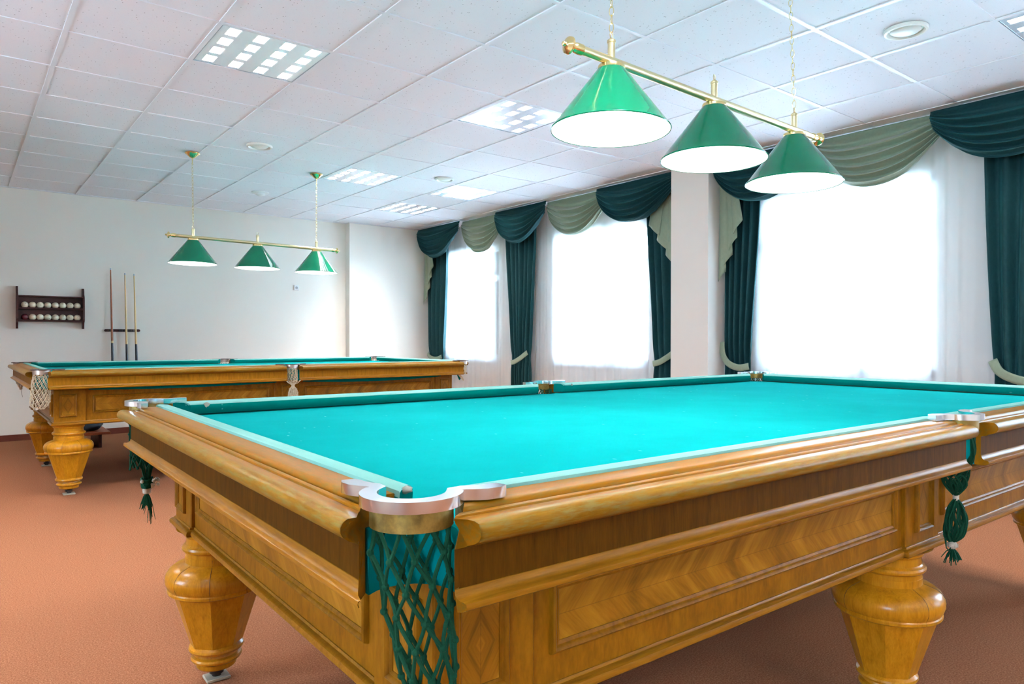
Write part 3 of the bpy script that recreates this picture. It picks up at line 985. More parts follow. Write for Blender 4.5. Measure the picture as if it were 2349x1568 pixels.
    for sx in (-1, 1):
        panel((sx * BX, 0, zc), (0, sx, 0), (sx, 0, 0), 1.13, 0.124, M['chevron'])
        for sy in (-1, 1):
            panel((sx * (BX + P), sy * (BY + P - cw / 2 + 0.012), 0.626), (0, sx, 0), (sx, 0, 0), 0.104, 0.155, M['diamond'])
    # legs
    for sy in (-1, 1):
        for x in (-(A - 0.115), 0.0, A - 0.115):
            table_leg(t, x, sy * (B - 0.115), M['wood_turned'], rnd)
    # pocket irons, rings and nets
    ring_top = M['steel_dark'] if white else M['chrome']
    ring_side = M['nickel'] if white else M['tarnish']
    def iron(kind, sx, sy):
        if kind == 'corner':
            path = [(.122, -.034), (.108, -.036), (.092, -.035), (.078, -.030), (.066, -.023)]
            n_ = 22
            a0, a1 = math.radians(-24), math.radians(-246)
            path += [(.057 * math.cos(a0 + (a1 - a0) * i / n_), .057 * math.sin(a0 + (a1 - a0) * i / n_)) for i in range(n_ + 1)]
            path += [(-.023, .066), (-.030, .078), (-.035, .092), (-.036, .108), (-.034, .122)]
            hw = [.010, .0145, .0145, .013, .012] + [.0115] * (n_ + 1) + [.012, .013, .0145, .0145, .010]
            ctr = (sx * PC[0], sy * PC[1])
            tr = lambda u, v: (ctr[0] - sx * u, ctr[1] - sy * v)
            rr = (-38, -232)
        else:
            n_ = 20
            a0, a1 = math.radians(-8), math.radians(-172)
            path = [(.122, .018), (.105, .018), (.085, .016), (.068, .010), (.058, .002)]
            path += [(.050 * math.cos(a0 + (a1 - a0) * i / n_), .050 * math.sin(a0 + (a1 - a0) * i / n_)) for i in range(n_ + 1)]
            path += [(-.058, .002), (-.068, .010), (-.085, .016), (-.105, .018), (-.122, .018)]
            hw = [.010, .0145, .0145, .013, .012] + [.0115] * (n_ + 1) + [.012, .013, .0145, .0145, .010]
            ctr = (0, sy * PS)
            tr = lambda u, v: (u, ctr[1] - sy * v)
            rr = (-4, -176)
        b = MB()
        b.ribbon_plate([tr(u, v) for u, v in path], hw, 0.8735, 0.881 if white else 0.8885, 0, 1)
        ir = b.build('pocket_iron', [ring_top, M['steel_dark'] if white else M['chrome']], t, smooth=35)
        b = MB()
        R = 0.052 if kind == 'corner' else 0.045
        a0, a1 = math.radians(rr[0]), math.radians(rr[1])
        pth = [tr(R * math.cos(a0 + (a1 - a0) * i / 20), R * math.sin(a0 + (a1 - a0) * i / 20)) for i in range(21)]
        b.ribbon_plate(pth, 0.0035, 0.846, 0.8735)
        b.build('pocket_ring', ring_side, ir, smooth=40)
        return ctr, R, ir
    cm_ = M['cord_white'] if white else M['cord_green']
    r_ = 0.0019 if white else 0.0023
    for kind, sx, sy in (('corner', -1, -1), ('corner', 1, -1), ('corner', 1, 1), ('corner', -1, 1), ('side', 0, -1), ('side', 0, 1)):
        ctr, R, ir = iron(kind, sx, sy)
        ox, oy = (-sx, -sy) if kind == 'corner' else (0, -sy)
        zt = 0.852
        near = kind == 'corner' and sx < 0 and sy < 0
        if near and not white:        # long open bag
            lv = []
            for l in range(14):
                q = l / 13
                e = sstep(q * 2.0)
                lv.append((zt - 0.52 * q, lerp(R, 0.034, e) * (1.0 if q < 0.8 else lerp(1.0, 0.85, (q - 0.8) * 5)), 0.020 * e, -0.017 * e))
            b = ring_net(lv, 8, 0.0028, ctr, jit=0.004, rnd=rnd)
            net = b.build('pocket_net', cm_, t)
        elif near and white:          # fat bag with a flat bottom
            lv = [(zt - 0.235 * l / 10, lerp(R, 0.060, l / 10) if l < 9 else 0.05 - 0.02 * (l - 9), -0.003 * l * ox * 0.6, 0) for l in range(11)]
            b = ring_net(lv, 14, r_, ctr, jit=0.002, rnd=rnd)
            net = b.build('pocket_net', cm_, t)
            b = MB(); b.ball((ctr[0] - 0.045 + 0.01, ctr[1] - 0.03, zt - 0.232), 0.009); b.build('twine_knot', M['twine'], net)
        elif kind == 'side' and sy < 0 and not white:      # pulled together, tied twice, tassel
            b = MB()
            top = (ctr[0] + 0.012, ctr[1] - 0.016, zt)
            neck = Vector((ctr[0] + 0.042, ctr[1] + 0.020, 0.648))
            mid_ = Vector((ctr[0] + 0.014, ctr[1] + 0.018, 0.524))
            for k in range(16):
                a = rnd.uniform(-2.4, -0.3)
                th = rnd.uniform(0, 2 * PI)
                q = rnd.uniform(0.35, 1.0)
                p0 = (ctr[0] + R * 0.85 * math.cos(a), ctr[1] + R * 0.85 * math.sin(a), zt)
                p1 = (ctr[0] + rnd.uniform(-.004, .014), ctr[1] - 0.036 + rnd.uniform(-.004, .004), 0.795)
                p2 = (ctr[0] + 0.014 + rnd.uniform(-.010, .010), ctr[1] - 0.024 + rnd.uniform(-.006, .006), 0.752)
                p3 = (neck.x + 0.048 * q * math.cos(th), neck.y + 0.034 * q * math.sin(th), 0.704 + rnd.uniform(-.014, .012))
                b.tube(spline([p0, p1, p2, p3, neck], 5), r_, 5)
            for k in range(12):     # slack loops of the upper bulge
                th = rnd.uniform(0, 2 * PI); t2_ = th + rnd.uniform(0.6, 1.6)
                q = rnd.uniform(0.7, 1.05)
                P = [neck, (neck.x + 0.036 * q * math.cos(th), neck.y + 0.028 * q * math.sin(th), 0.686), (neck.x + 0.05 * q * math.cos((th + t2_) / 2), neck.y + 0.034 * q * math.sin((th + t2_) / 2), 0.716 + rnd.uniform(-.01, .012)), (neck.x + 0.036 * q * math.cos(t2_), neck.y + 0.028 * q * math.sin(t2_), 0.686), neck]
                b.tube(spline(P, 5), r_, 5)
            for k in range(30):     # lower bulge, loose and uneven
                th = rnd.uniform(0, 2 * PI); q = rnd.uniform(0.3, 1.0); tw = rnd.uniform(-1.2, 1.2)
                P = [neck]
                for f, rr_ in ((0.2, 0.55), (0.42, 0.92), (0.62, 1.0), (0.82, 0.75)):
                    a = th + tw * f
                    P.append((lerp(neck.x, mid_.x, f) + 0.042 * q * rr_ * math.cos(a) + rnd.uniform(-.004, .004), lerp(neck.y, mid_.y, f) + 0.034 * q * rr_ * math.sin(a) + rnd.uniform(-.004, .004), lerp(neck.z, mid_.z, f) + rnd.uniform(-.004, .004)))
                P.append(mid_)
                b.tube(spline(P, 5), r_, 5)
            b.tube(spline([mid_, (mid_.x + .03, mid_.y + .01, .554), (mid_.x + .066, mid_.y + .012, .559), (mid_.x + .070, mid_.y + .012, .585), (mid_.x + .045, mid_.y + .01, .607), (mid_.x + .02, mid_.y, .613)], 6), r_, 5)
            b.tube(spline([mid_, (mid_.x + .025, mid_.y + .01, .549), (mid_.x + .050, mid_.y + .012, .569), (mid_.x + .046, mid_.y + .012, .593), (mid_.x + .02, mid_.y + .01, .601)], 6), r_, 5)
            tassel(b, (mid_[0], mid_[1], mid_[2] - 0.012), 30, 0.042, 0.0018, 0.028, rnd)
            for k in range(6): b.tube([mid_, (mid_[0] - .02, mid_[1], mid_[2] - .018), (mid_[0] - .04, mid_[1], mid_[2] - .005), (mid_[0] - .045 + rnd.uniform(-.006, .006), mid_[1], mid_[2] + .022)], .0015, 4)
            net = b.build('pocket_net', cm_, t)
            b = MB(); b.lathe([(0.0075, -0.016), (0.0085, -0.008), (0.008, 0.0), (0.0088, 0.010), (0.0075, 0.016)], 12, tuple(neck)); b.build('twine_wrap', M['twine'], net)
            b = MB(); b.ball((mid_[0], mid_[1], mid_[2] - 0.004), 0.0125, 10, 8)
            for k in range(7): b.tube([(mid_[0] + 0.0125 * math.cos(k), mid_[1] + 0.0125 * math.sin(k), mid_[2] - 0.004 + 0.006 * math.sin(k * 2.3 + q * 6.28)) for q in (0, .3, .6)], 0.0018, 4)
            b.build('twine_knot', M['twine'], net)
        elif kind == 'corner' and sx < 0 and sy > 0 and not white:   # short bundle with knot and tassel
            b = MB()
            c2 = (ctr[0] - 0.004, ctr[1] + 0.006)
            strands(b, (c2[0], c2[1], zt), (c2[0], c2[1], 0.637), 22, R * 0.9, 0.050, 0.010, r_, rnd, 0.4)
            bb = ring_net([(zt - 0.18 * l / 5, lerp(R, 0.046, l / 5), 0, 0) for l in range(6)], 9, r_, c2, jit=0.004, rnd=rnd)
            b.add(bb.v, bb.f)
            for k in range(9):
                b.tube([(c2[0] + 0.016 * math.cos(a_ * 0.9 + k), c2[1] + 0.016 * math.sin(a_ * 0.9 + k), 0.634 - 0.003 * k + 0.004 * math.sin(a_ + k)) for a_ in range(8)], 0.0034, 5, closed=True)
            tassel(b, (c2[0], c2[1], 0.590), 40, 0.055, 0.0019, 0.026, rnd)
            tassel(b, (c2[0] + .008, c2[1], 0.572), 16, 0.085, 0.0011, 0.02, rnd)
            net = b.build('pocket_net', cm_, t)
            b = MB()
            b.lathe([(0.004, 0.584), (0.012, 0.588), (0.013, 0.598), (0.012, 0.608), (0.005, 0.612)], 12, (c2[0], c2[1], 0))
            for k in range(14):
                a_ = rnd.uniform(0, 6.28)
                b.ball((c2[0] + 0.022 + 0.010 * math.cos(a_), c2[1] - 0.012 + 0.008 * math.sin(a_), 0.620 + rnd.uniform(-.014, .014)), 0.0055, 6, 5)
            b.ball((c2[0] - 0.016, c2[1] - 0.012, 0.628), 0.006, 8, 6)
            b.build('twine_knot', M['twine'], net)
        elif kind == 'side' and white and sy < 0:  # pinched waist
            lv = [(zt, R, 0, 0), (zt - .03, R * .95, 0, 0), (zt - .06, R * .9, 0, -.004), (zt - .09, .045, 0, -.01), (zt - .115, .032, 0, -.02), (zt - .135, .012, 0, -.028), (zt - .15, .010, 0, -.03),
                  (zt - .17, .028, 0, -.03), (zt - .20, .036, 0, -.03), (zt - .23, .038, 0, -.03), (zt - .26, .03, 0, -.03)]
            b = ring_net(lv, 13, r_, ctr, jit=0.003, rnd=rnd)
            strands(b, (ctr[0], ctr[1] - .03, zt - .135), (ctr[0], ctr[1] - .03, zt - .25), 16, .008, .036, .02, r_, rnd)
            for k in range(6): b.tube([(ctr[0] - .075 + k * .004, ctr[1] - .05, zt - .092 - k * .003), (ctr[0] - .05, ctr[1] - .055, zt - .12), (ctr[0] - .01, ctr[1] - .035, zt - .14)], r_, 5)
            for k in range(4): b.tube([(ctr[0] + .06 - k * .003, ctr[1] - .05, zt - .10), (ctr[0] + .03, ctr[1] - .05, zt - .125), (ctr[0], ctr[1] - .033, zt - .14)], r_, 5)
            net = b.build('pocket_net', cm_, t)
        elif kind == 'corner' and white and sx > 0 and sy < 0:   # slack, swung to one side
            lv = [(zt - 0.025 * l, lerp(R, 0.022, l / 4), 0.004 * l, -0.002 * l) for l in range(5)]
            b = ring_net(lv, 10, r_, ctr, jit=0.003, rnd=rnd)
            c2 = (ctr[0] - 0.02, ctr[1] - 0.02)
            strands(b, (c2[0] - .03, c2[1], zt - .10), (c2[0] + .03, c2[1], zt - .165), 14, .012, .016, .006, r_, rnd)
            strands(b, (ctr[0] + .012, ctr[1], zt - .09), (c2[0] - .02, c2[1], zt - .105), 10, .014, .012, .008, r_, rnd)
            net = b.build('pocket_net', cm_, t)
        else:                          # plain short pouch
            lv = [(zt - 0.20 * l / 8, R * (1 if l < 5 else 1 - 0.22 * (l - 4)), 0, 0) for l in range(9)]
            b = ring_net(lv, 11, r_, ctr, jit=0.003, rnd=rnd)
            net = b.build('pocket_net', cm_, t)
            if white and kind == 'corner':
                b = MB(); b.tube([(ctr[0], ctr[1], zt - .2), (ctr[0] + .003, ctr[1], zt - .23), (ctr[0] + .012, ctr[1], zt - .27)], .002, 5); b.build('twine_end', M['twine'], net)
    return t

t1 = make_table(2.1665, 1.6549, -0.0098, 'nearest carved wooden billiard table with turquoise cloth and dark green pocket nets', False)
t2 = make_table(2.129, 6.491, 0.009, 'far wooden billiard table before the back wall, with off-white pocket nets', True)

# ------------------------------------------------------------------ hanging billiard lamps
def link_pts(c, L, w, rot, n=14):
    pts = []
    for i in range(n):
        a = 2 * PI * i / n
        x = w / 2 * math.cos(a); z = L / 2 * math.sin(a)
        pts.append((c[0] + x * math.cos(rot), c[1] + x * math.sin(rot), c[2] + z))
    return pts
def make_lamp(x0, x1, y, zb0, zb1, shades, chains, canopy, label):
    """bar from (x0,zb0) to (x1,zb1) along x"""
    t = empty('billiard_lamp', ((x0 + x1) / 2, y, (zb0 + zb1) / 2))
    tag(t, label, 'hanging lamp', 'three-shade billiard lamps')
    L = t.location
    xr, zr = L.x, L.z
    bz = lambda x: lerp(zb0, zb1, (x - x0) / (x1 - x0)) - zr
    ang = math.atan2(zb1 - zb0, x1 - x0)
    def along(b, prof, xa, n=24):
        tmp = MB(); tmp.lathe(prof, n, (0, 0, 0), 'X')
        ca, sa = math.cos(ang), math.sin(ang)
        V = [(xa - xr + p[0] * ca - p[2] * sa, p[1], bz(xa) + p[0] * sa + p[2] * ca) for p in tmp.v]
        b.add(V, tmp.f)
    ln = math.hypot(x1 - x0, zb1 - zb0)
    b = MB(); along(b, [(0.0145, 0.06), (0.0145, ln - 0.06)], x0)
    b.build('bar', M['brass_satin'], t)
    for s_, xe in ((1, x0), (-1, x1)):
        pr_ = [(0.0001, 0.0), (0.006, 0.002), (0.008, 0.006), (0.006, 0.011), (0.007, 0.013), (0.017, 0.018), (0.0265, 0.024), (0.028, 0.030), (0.0235, 0.035), (0.012, 0.039), (0.011, 0.046), (0.015, 0.050), (0.0165, 0.055), (0.0175, 0.060), (0.0172, 0.082), (0.0146, 0.083)]
        b = MB(); along(b, [(r, s_ * h) for r, h in pr_], xe)
        b.build('finial', M['brass'], t)
    for i, x in enumerate(shades):
        z = bz(x)
        px = x - xr
        # upright column and ring above the bar
        b = MB()
        b.lathe([(0.0125, 0.0), (0.0125, 0.060), (0.0145, 0.061), (0.0145, 0.068), (0.010, 0.072), (0.004, 0.076)], 20, (px, 0, z))
        b.tube(link_pts((px, 0, z + 0.085), 0.022, 0.020, 0.3), 0.0018, 6, closed=True)
        b.build('column', M['brass_satin'], t)
        # shade: outer green, inner white
        zt_, H, R, rt_ = z - 0.022, 0.205, 0.197, 0.040
        ca, sa = math.cos(ang), math.sin(ang)
        def tilt(b2):
            b2.v = [(px + (p[0] - px) * ca - (p[2] - zt_) * sa, p[1], zt_ + (p[0] - px) * sa + (p[2] - zt_) * ca) for p in b2.v]
        b = MB()
        prof = [(rt_, 0), (rt_ + 0.004, -0.004)] + [(lerp(rt_ + 0.004, R - 0.004, k / 8), lerp(-0.004, -H + 0.006, k / 8)) for k in range(1, 9)]
        prof += [(R - 0.0005, -H + 0.003), (R + 0.001, -H), (R - 0.0005, -H - 0.003), (R - 0.003, -H - 0.002)]
        nout = len(prof)
        prof += [(R - 0.006, -H + 0.003)] + [(lerp(R - 0.007, rt_ + 0.001, k / 6), lerp(-H + 0.006, -0.010, k / 6)) for k in range(0, 7)] + [(0.0001, -0.010)]
        nseg = 64
        V, F, mi = [], [], []
        for r, h in prof:
            for k in range(nseg):
                th = 2 * PI * k / nseg
                V.append((px + r * math.cos(th), r * math.sin(th), zt_ + h))
        for q in range(len(prof) - 1):
            for k in range(nseg):
                k2 = (k + 1) % nseg
                F.append((q * nseg + k, q * nseg + k2, (q + 1) * nseg + k2, (q + 1) * nseg + k))
                mi.append(0 if q < nout - 1 else 1)
        F.append(tuple(range(nseg))); mi.append(0)
        b.add(V, F, mi); tilt(b)
        sh = b.build('lamp_shade', [M['shade_out'], M['shade_in']], t, smooth=40)
        b = MB(); b.lathe([(0.010, 0.016), (0.030, 0.010), (0.044, 0.006), (0.0455, 0.0), (0.0455, -0.006), (0.043, -0.008)], 32, (px, 0, zt_)); tilt(b)
        b.build('shade_cap', M['brass'], sh)
        b = MB(); b.ball((px, 0, zt_ - 0.115), 0.030, 16, 10)
        b.lathe([(0.013, -0.086), (0.013, -0.01)], 12, (px, 0, zt_), mi=1)
        b.build('bulb', [M['bulb'], M['white_metal']], sh)
    for (xb, zb_), (xc, yc) in zip(chains, canopy):
        p0 = Vector((xb - xr, 0, bz(xb) + 0.097)); p1 = Vector((xc - xr, yc - y, CEIL - zr - 0.105))
        d = p1 - p0
        nl = max(4, int(d.length / 0.0265))
        b = MB()
        for k in range(nl):
            c = p0 + d * ((k + 0.5) / nl)
            b.tube(link_pts(c, d.length / nl + 0.006, 0.0145, (0.4 if k % 2 else 1.97) + 0.1 * math.sin(k)), 0.0014, 5, closed=True)
        b.build('chain', M['brass'], t)
        b = MB()
        cx_, cy_, cz_ = xc - xr, yc - y, CEIL - zr - 0.0035
        b.lathe([(0.056, 0.0), (0.058, -0.006), (0.054, -0.012), (0.046, -0.020), (0.036, -0.030), (0.024, -0.040), (0.016, -0.046), (0.006, -0.048), (0.004, -0.062), (0.004, -0.095)], 40, (cx_, cy_, cz_),
                shape=lambda th, r, i: r * (1 + (0.05 * math.cos(th * 20) if i < 3 else 0)))
        b.tube(link_pts((cx_, cy_, cz_ - 0.098), 0.016, 0.012, 0.2), 0.0018, 6, closed=True)
        b.build('ceiling_canopy', M['brass'], t)
    return t
make_lamp(1.485, 3.047, 1.640, 0.918 + CAM_H, 0.886 + CAM_H, (1.703, 2.259, 2.819), ((1.703, 0), (2.819, 0)), ((1.705, 1.645), (2.800, 1.650)),
          'nearest three-shade brass billiard lamp, hanging large at upper right over the near table')
make_lamp(1.384, 2.952, 6.490, 0.868 + CAM_H, 0.850 + CAM_H, (1.608, 2.158, 2.716), ((1.608, 0), (2.716, 0)), ((1.585, 6.42), (2.725, 6.51)),
          'smaller-looking three-shade brass billiard lamp hanging over the far table')

# ------------------------------------------------------------------ curtains
def sheet(name, mat, fn, nu, nv, parent=None, smooth=180, thick=0.0):
    b = MB()
    V = [fn(i / nu, j / nv) for j in range(nv + 1) for i in range(nu + 1)]
    F = [(j * (nu + 1) + i, j * (nu + 1) + i + 1, (j + 1) * (nu + 1) + i + 1, (j + 1) * (nu + 1) + i) for j in range(nv) for i in range(nu)]
    b.add(V, F)
    o = b.build(name, mat, parent, smooth=smooth, fix=False)
    if thick:
        md = o.modifiers.new('solid', 'SOLIDIFY'); md.thickness = thick; md.offset = 0
    return o
def sheer(y0, y1, x, label, zb=0.03):
    nf = int((y1 - y0) / 0.125)
    rnd = random.Random(int(y0 * 100))
    ph = [rnd.uniform(0.7, 1.3) for _ in range(nf + 2)]
    ac = [0]
    for p in ph: ac.append(ac[-1] + p)
    tot = ac[nf]
    amps = [rnd.uniform(0.35, 1.0) for _ in range(nf + 3)]
    def fn(u, v):
        q = u * tot
        k = 0
        while k < nf - 1 and ac[k + 1] < q: k += 1
        fr_ = (q - ac[k]) / ph[k]
        am = lerp(amps[k], amps[k + 1], sstep(fr_))
        w = math.sin(2 * PI * fr_)
        X = x - 0.020 * am * w * (0.5 + 0.5 * v) + 0.003 * math.sin(u * 9 + v * 3)
        Y = lerp(y0, y1, u) + 0.012 * math.sin(2 * PI * fr_ * 0.5 + k) * v
        return (X, Y, lerp(CEIL - 0.03, zb, v))
    o = sheet('sheer_curtain', M['sheer'], fn, nf * 8, 14)
    return tag(o, label, 'curtain', 'white sheer curtains')
sheer(6.63, 8.93, 5.562, 'white sheer curtain of the farthest window, beside the wall corner')
sheer(4.31, 6.60, 5.562, 'white sheer curtain between the middle dark drape and the pillar')
sheer(0.95, 3.83, 5.562, 'white sheer curtain of the nearest window, right of the pillar')
sheer(-3.2, 0.92, 5.562, 'white sheer curtain beyond the right edge of the photo')

def drape(x, top, tie, bot, ztop, ztie, nf, label, amp=0.040, band=None, zbot=0.02, seed=1):
    t = empty('drape', (x, (tie[0] + tie[1]) / 2, 0))
    tag(t, label, 'curtain', 'dark green velvet drapes')
    cy = t.location.y
    rnd = random.Random(seed)
    ph = [rnd.uniform(0, 0.9) for _ in range(nf + 1)]
    am = [rnd.uniform(0.6, 1.15) for _ in range(nf + 1)]
    def edge(k, z):
        if z > ztie:
            q = (ztop - z) / (ztop - ztie)
            return lerp(top[k], tie[k], sstep(q) * 0.55 + q * q * 0.45)
        q = (ztie - z) / (ztie - zbot)
        return lerp(tie[k], bot[k], sstep(q))
    def fn(u, v):
        z = lerp(ztop, zbot, v)
        ya, yb_ = edge(0, z), edge(1, z)
        q = u * nf
        k = min(int(q), nf - 1)
        f = q - k
        a = amp * lerp(am[k], am[k + 1], f)
        near = math.exp(-((z - ztie) / 0.10) ** 2)
        a *= (1 - 0.45 * near)
        X = -a * math.cos(2 * PI * f + 0.35 * math.sin(v * 5 + k)) - 0.012 * math.sin(PI * u)
        Y = lerp(ya, yb_, u) + 0.006 * math.sin(v * 7 + ph[k] * 6)
        return (X, Y - cy, z)
    sheet('drape_cloth', M['velvet_dark'], fn, nf * 10, 48, t, thick=0.004)
    if band:
        # band: list of (y, z) centre line, narrow strip wrapped in front of the drape
        n_ = 24
        def cr(tt):
            m_ = len(band) - 1
            q = tt * m_
            i = min(int(q), m_ - 1)
            f = q - i
            P = lambda j: Vector(band[max(0, min(m_, j))])
            p0, p1, p2, p3 = P(i - 1), P(i), P(i + 1), P(i + 2)
            return 0.5 * ((2 * p1) + (p2 - p0) * f + (2 * p0 - 5 * p1 + 4 * p2 - p3) * f * f + (3 * p1 - p0 - 3 * p2 + p3) * f ** 3)
        def fb(u, v):
            p = cr(u)
            d = (cr(min(1, u + 0.02)) - cr(max(0, u - 0.02))).normalized()
            nrm = Vector((-d.y, d.x))
            if nrm.y < 0: nrm = -nrm
            w = 0.029
            q = p + nrm * (v - 0.5) * 2 * w
            bulge = amp + 0.014 + 0.012 * math.sin(PI * u) + 0.004 * math.sin(v * PI)
            return (-bulge + 0.012 * (1 - math.sin(PI * min(max(u, 0.0), 1.0))), q.x - cy, q.y)
        sheet('tieback', M['velvet_sage'], fb, n_, 4, t, thick=0.004)
    return t
DX = 5.478
drape(DX, (8.92, 8.42), (8.90, 8.53), (8.92, 8.52), 2.60, 0.83, 4, 'dark green drape of the far window, at the room corner',
      band=[(8.92, 0.87), (8.85, 0.83), (8.74, 0.80), (8.62, 0.80), (8.54, 0.83)], seed=2)
drape(DX, (7.06, 6.50), (6.945, 6.61), (6.93, 6.60), 2.60, 0.85, 6, 'dark green drape hanging between the two far windows',
      band=[(6.945, 0.79), (6.85, 0.80), (6.74, 0.845), (6.62, 0.92)], seed=3)
drape(DX, (4.745, 4.26), (4.655, 4.30), (4.63, 4.30), 2.60, 0.86, 5, 'dark green drape just left of the pillar',
      band=[(4.66, 0.84), (4.56, 0.86), (4.46, 0.91), (4.34, 0.99)], seed=4)
drape(DX, (3.845, 3.49), (3.835, 3.575), (3.84, 3.59), 2.60, 0.86, 5, 'dark green drape just right of the pillar',
      band=[(3.857, 1.06), (3.835, 0.95), (3.77, 0.87), (3.67, 0.835), (3.58, 0.85)], seed=5)
drape(DX, (1.80, 1.02), (1.725, 1.30), (1.73, 1.28), 2.60, 0.86, 6, 'dark green drape cut by the right edge of the photo',
      band=[(1.735, 0.95), (1.69, 0.875), (1.60, 0.83), (1.48, 0.81), (1.36, 0.84), (1.28, 0.90)], seed=6)

def swag(y0, y1, x, mat, label, depth=0.44, gather=0.13, nfold=6, lead=0.0, seed=1, ztop=None):
    """fabric swag hung between y0 and y1 (y0 > y1)"""
    zt = CEIL - 0.006 if ztop is None else ztop
    rnd = random.Random(seed)
    off = [rnd.uniform(-0.25, 0.25) for _ in range(nfold + 2)]
    yc = (y0 + y1) / 2
    def fn(u, v):
        s = 2 * u - 1
        cat = (1 - abs(s) ** 2.25)
        g = gather * (v ** 0.8)
        # the ends slide inward and down as the folds gather at the corners
        wy = lerp(1.0, 0.985 - 0.03 * v, sstep(v))
        Y = lerp(y0, y1, 0.5 + 0.5 * s * wy)
        sag = (depth - g) * (v ** 0.9) * cat
        endz = g * (abs(s) ** 3) + g * (1 - abs(s) ** 3)
        Z = zt - endz - sag
        env = (1 - abs(s) ** 6) * 0.75 + 0.25
        w = v * nfold + 0.12 * math.sin(3 * s + seed) + 0.18 * s * math.sin(v * 4 + seed)
        fold = abs(math.sin(PI * w)) ** 0.75
        am = 0.085 * sstep(v * 3.5) * (1 - 0.25 * v) * env
        X = -am * fold - 0.045 * math.sin(PI * min(v, 0.85)) * cat - 0.012 + lead
        Z -= 0.012 * math.sin(2 * PI * w) * sstep(v * 3) * cat
        return (x + X, Y, Z)
    o = sheet('swag', mat, fn, 40, 72, thick=0.004)
    return tag(o, label, 'swag', 'curtain swags along the ceiling')
SX = 5.355
VD, VS = M['velvet_dark'], M['velvet_sage']
swag(8.985, 7.90, SX - 0.035, VD, 'dark green swag at the far corner of the room', seed=1)
swag(7.95, 6.98, SX + 0.045, VS, 'sage swag between the two farthest dark swags', depth=0.45, seed=2)
swag(7.10, 6.13, SX - 0.035, VD, 'dark green swag above the drape between the two far windows', depth=0.43, seed=3)
swag(6.20, 5.21, SX + 0.045, VS, 'sage swag over the middle window', depth=0.44, seed=4)
swag(5.32, 4.25, SX - 0.035, VD, 'dark green swag touching the left side of the pillar', depth=0.42, seed=5)
swag(3.865, 2.90, SX - 0.035, VD, 'dark green swag beside the pillar, partly behind the right lampshade', depth=0.42, seed=6)
swag(2.98, 1.985, SX + 0.045, VS, 'sage swag over the nearest window', depth=0.43, seed=7)
swag(2.075, 1.10, SX - 0.035, VD, 'dark green swag at the right edge of the photo', depth=0.40, seed=8)

def jabot(y_out, y_in, z_long, z_short, x, label, npl=4):
    """pleated tail with a stepped slanting hem; y_out = long edge, y_in = short edge"""
    t = empty('jabot', (x, (y_out + y_in) / 2, CEIL - 0.02))
    tag(t, label, 'curtain tail', 'sage jabots')
    seq = []
    w = (y_in - y_out) / npl
    y = y_out
    pts = [(y_out, 0.0)]
    for k in range(npl):
        pts.append((y_out + w * (k + 1) * 1.0 + w * 0.18, 0.0 + 0.0))
        if k < npl - 1: pts.append((y_out + w * (k + 1) - w * 0.30, 0.018))
    n_ = len(pts)
    ln = [0.0]
    for a, c in zip(pts, pts[1:]): ln.append(ln[-1] + abs(c[0] - a[0]))
    tot = ln[-1]
    sub = 6
    P = []
    for i in range(n_ - 1):
        for s_ in range(sub):
            f = s_ / sub
            yy = lerp(pts[i][0], pts[i + 1][0], f)
            dx = -0.012 * math.sin(PI * f) if i % 2 == 0 else 0.0
            q = lerp(ln[i], ln[i + 1], f) / tot
            P.append((yy, dx - 0.010 * (i // 2) + (0.006 if i % 2 else 0.0), q))
    P.append((pts[-1][0], -0.010 * npl, 1.0))
    nu = len(P) - 1
    def fn(u, v):
        yy, dx, q = P[int(round(u * nu))]
        zb = lerp(z_long, z_short, q)
        spread = lerp(0.55, 1.0, v)
        yy2 = y_out + (yy - y_out) * lerp(0.7, 1.0, v)
        return (dx + 0.008 * math.sin(v * 4 + q * 9), yy2 - t.location.y, lerp(CEIL - 0.03, zb, v) - t.location.z)
    sheet('tail_cloth', VS, fn, nu, 20, t, smooth=50, thick=0.003)
    return t
jabot(8.97, 8.66, 1.58, 2.12, 5.402, 'sage pleated curtain tail hanging at the far corner')
jabot(4.285, 4.64, 1.66, 2.20, 5.402, 'sage pleated curtain tail left of the pillar')
jabot(3.868, 3.61, 1.60, 2.12, 5.402, 'sage stepped curtain tail right of the pillar')

# ------------------------------------------------------------------ back wall: ball shelf, cues, socket
YB = 9.12
t = empty('ball_rack', (0.807, YB, 1.27))
tag(t, 'dark wooden two-shelf ball rack on the back wall', 'ball rack')
def rack_side(x):
    b = MB()
    out = [(0.0, 0.36), (0.05, 0.36), (0.062, 0.33), (0.066, 0.29), (0.095, 0.262), (0.105, 0.245), (0.105, 0.02), (0.095, 0.0), (0.07, -0.02), (0.062, -0.05), (0.055, -0.085), (0.0, -0.085)]
    V = [(x + s * 0.009, -d, z) for s in (-1, 1) for d, z in out]
    n = len(out)
    F = [tuple(range(n)), tuple(range(n, 2 * n))[::-1]] + [(k, (k + 1) % n, n + (k + 1) % n, n + k) for k in range(n)]
    b.add(V, F); b.build('side_board', M['wood_dark'], t, smooth=None)
rack_side(-0.300); rack_side(0.300)
b = MB(); b.box(-0.30, 0.30, -0.012, 0, -0.01, 0.262); b.build('back_board', M['wood_dark'], t, smooth=None)
for z, d in ((0.258, 0.10), (0.126, 0.085), (-0.004, 0.085)):
    b = MB(); b.bbox(-0.292, 0.292, -d, -0.008, z - 0.007, z + 0.007, b=0.002)
    if d < 0.1: b.bbox(-0.292, 0.292, -d, -d + 0.008, z, z + 0.014, b=0.002)
    b.build('shelf', M['wood_dark'], t, smooth=None)
tops = ['dark', '', 'dark', '', '', 'dark', 'dark', '']
bots = [None, '', '', 'low', 'left', 'top', 'left', 'mid']
ORD = ['leftmost', 'second', 'third', 'fourth', 'fifth', 'sixth', 'seventh', 'rightmost']
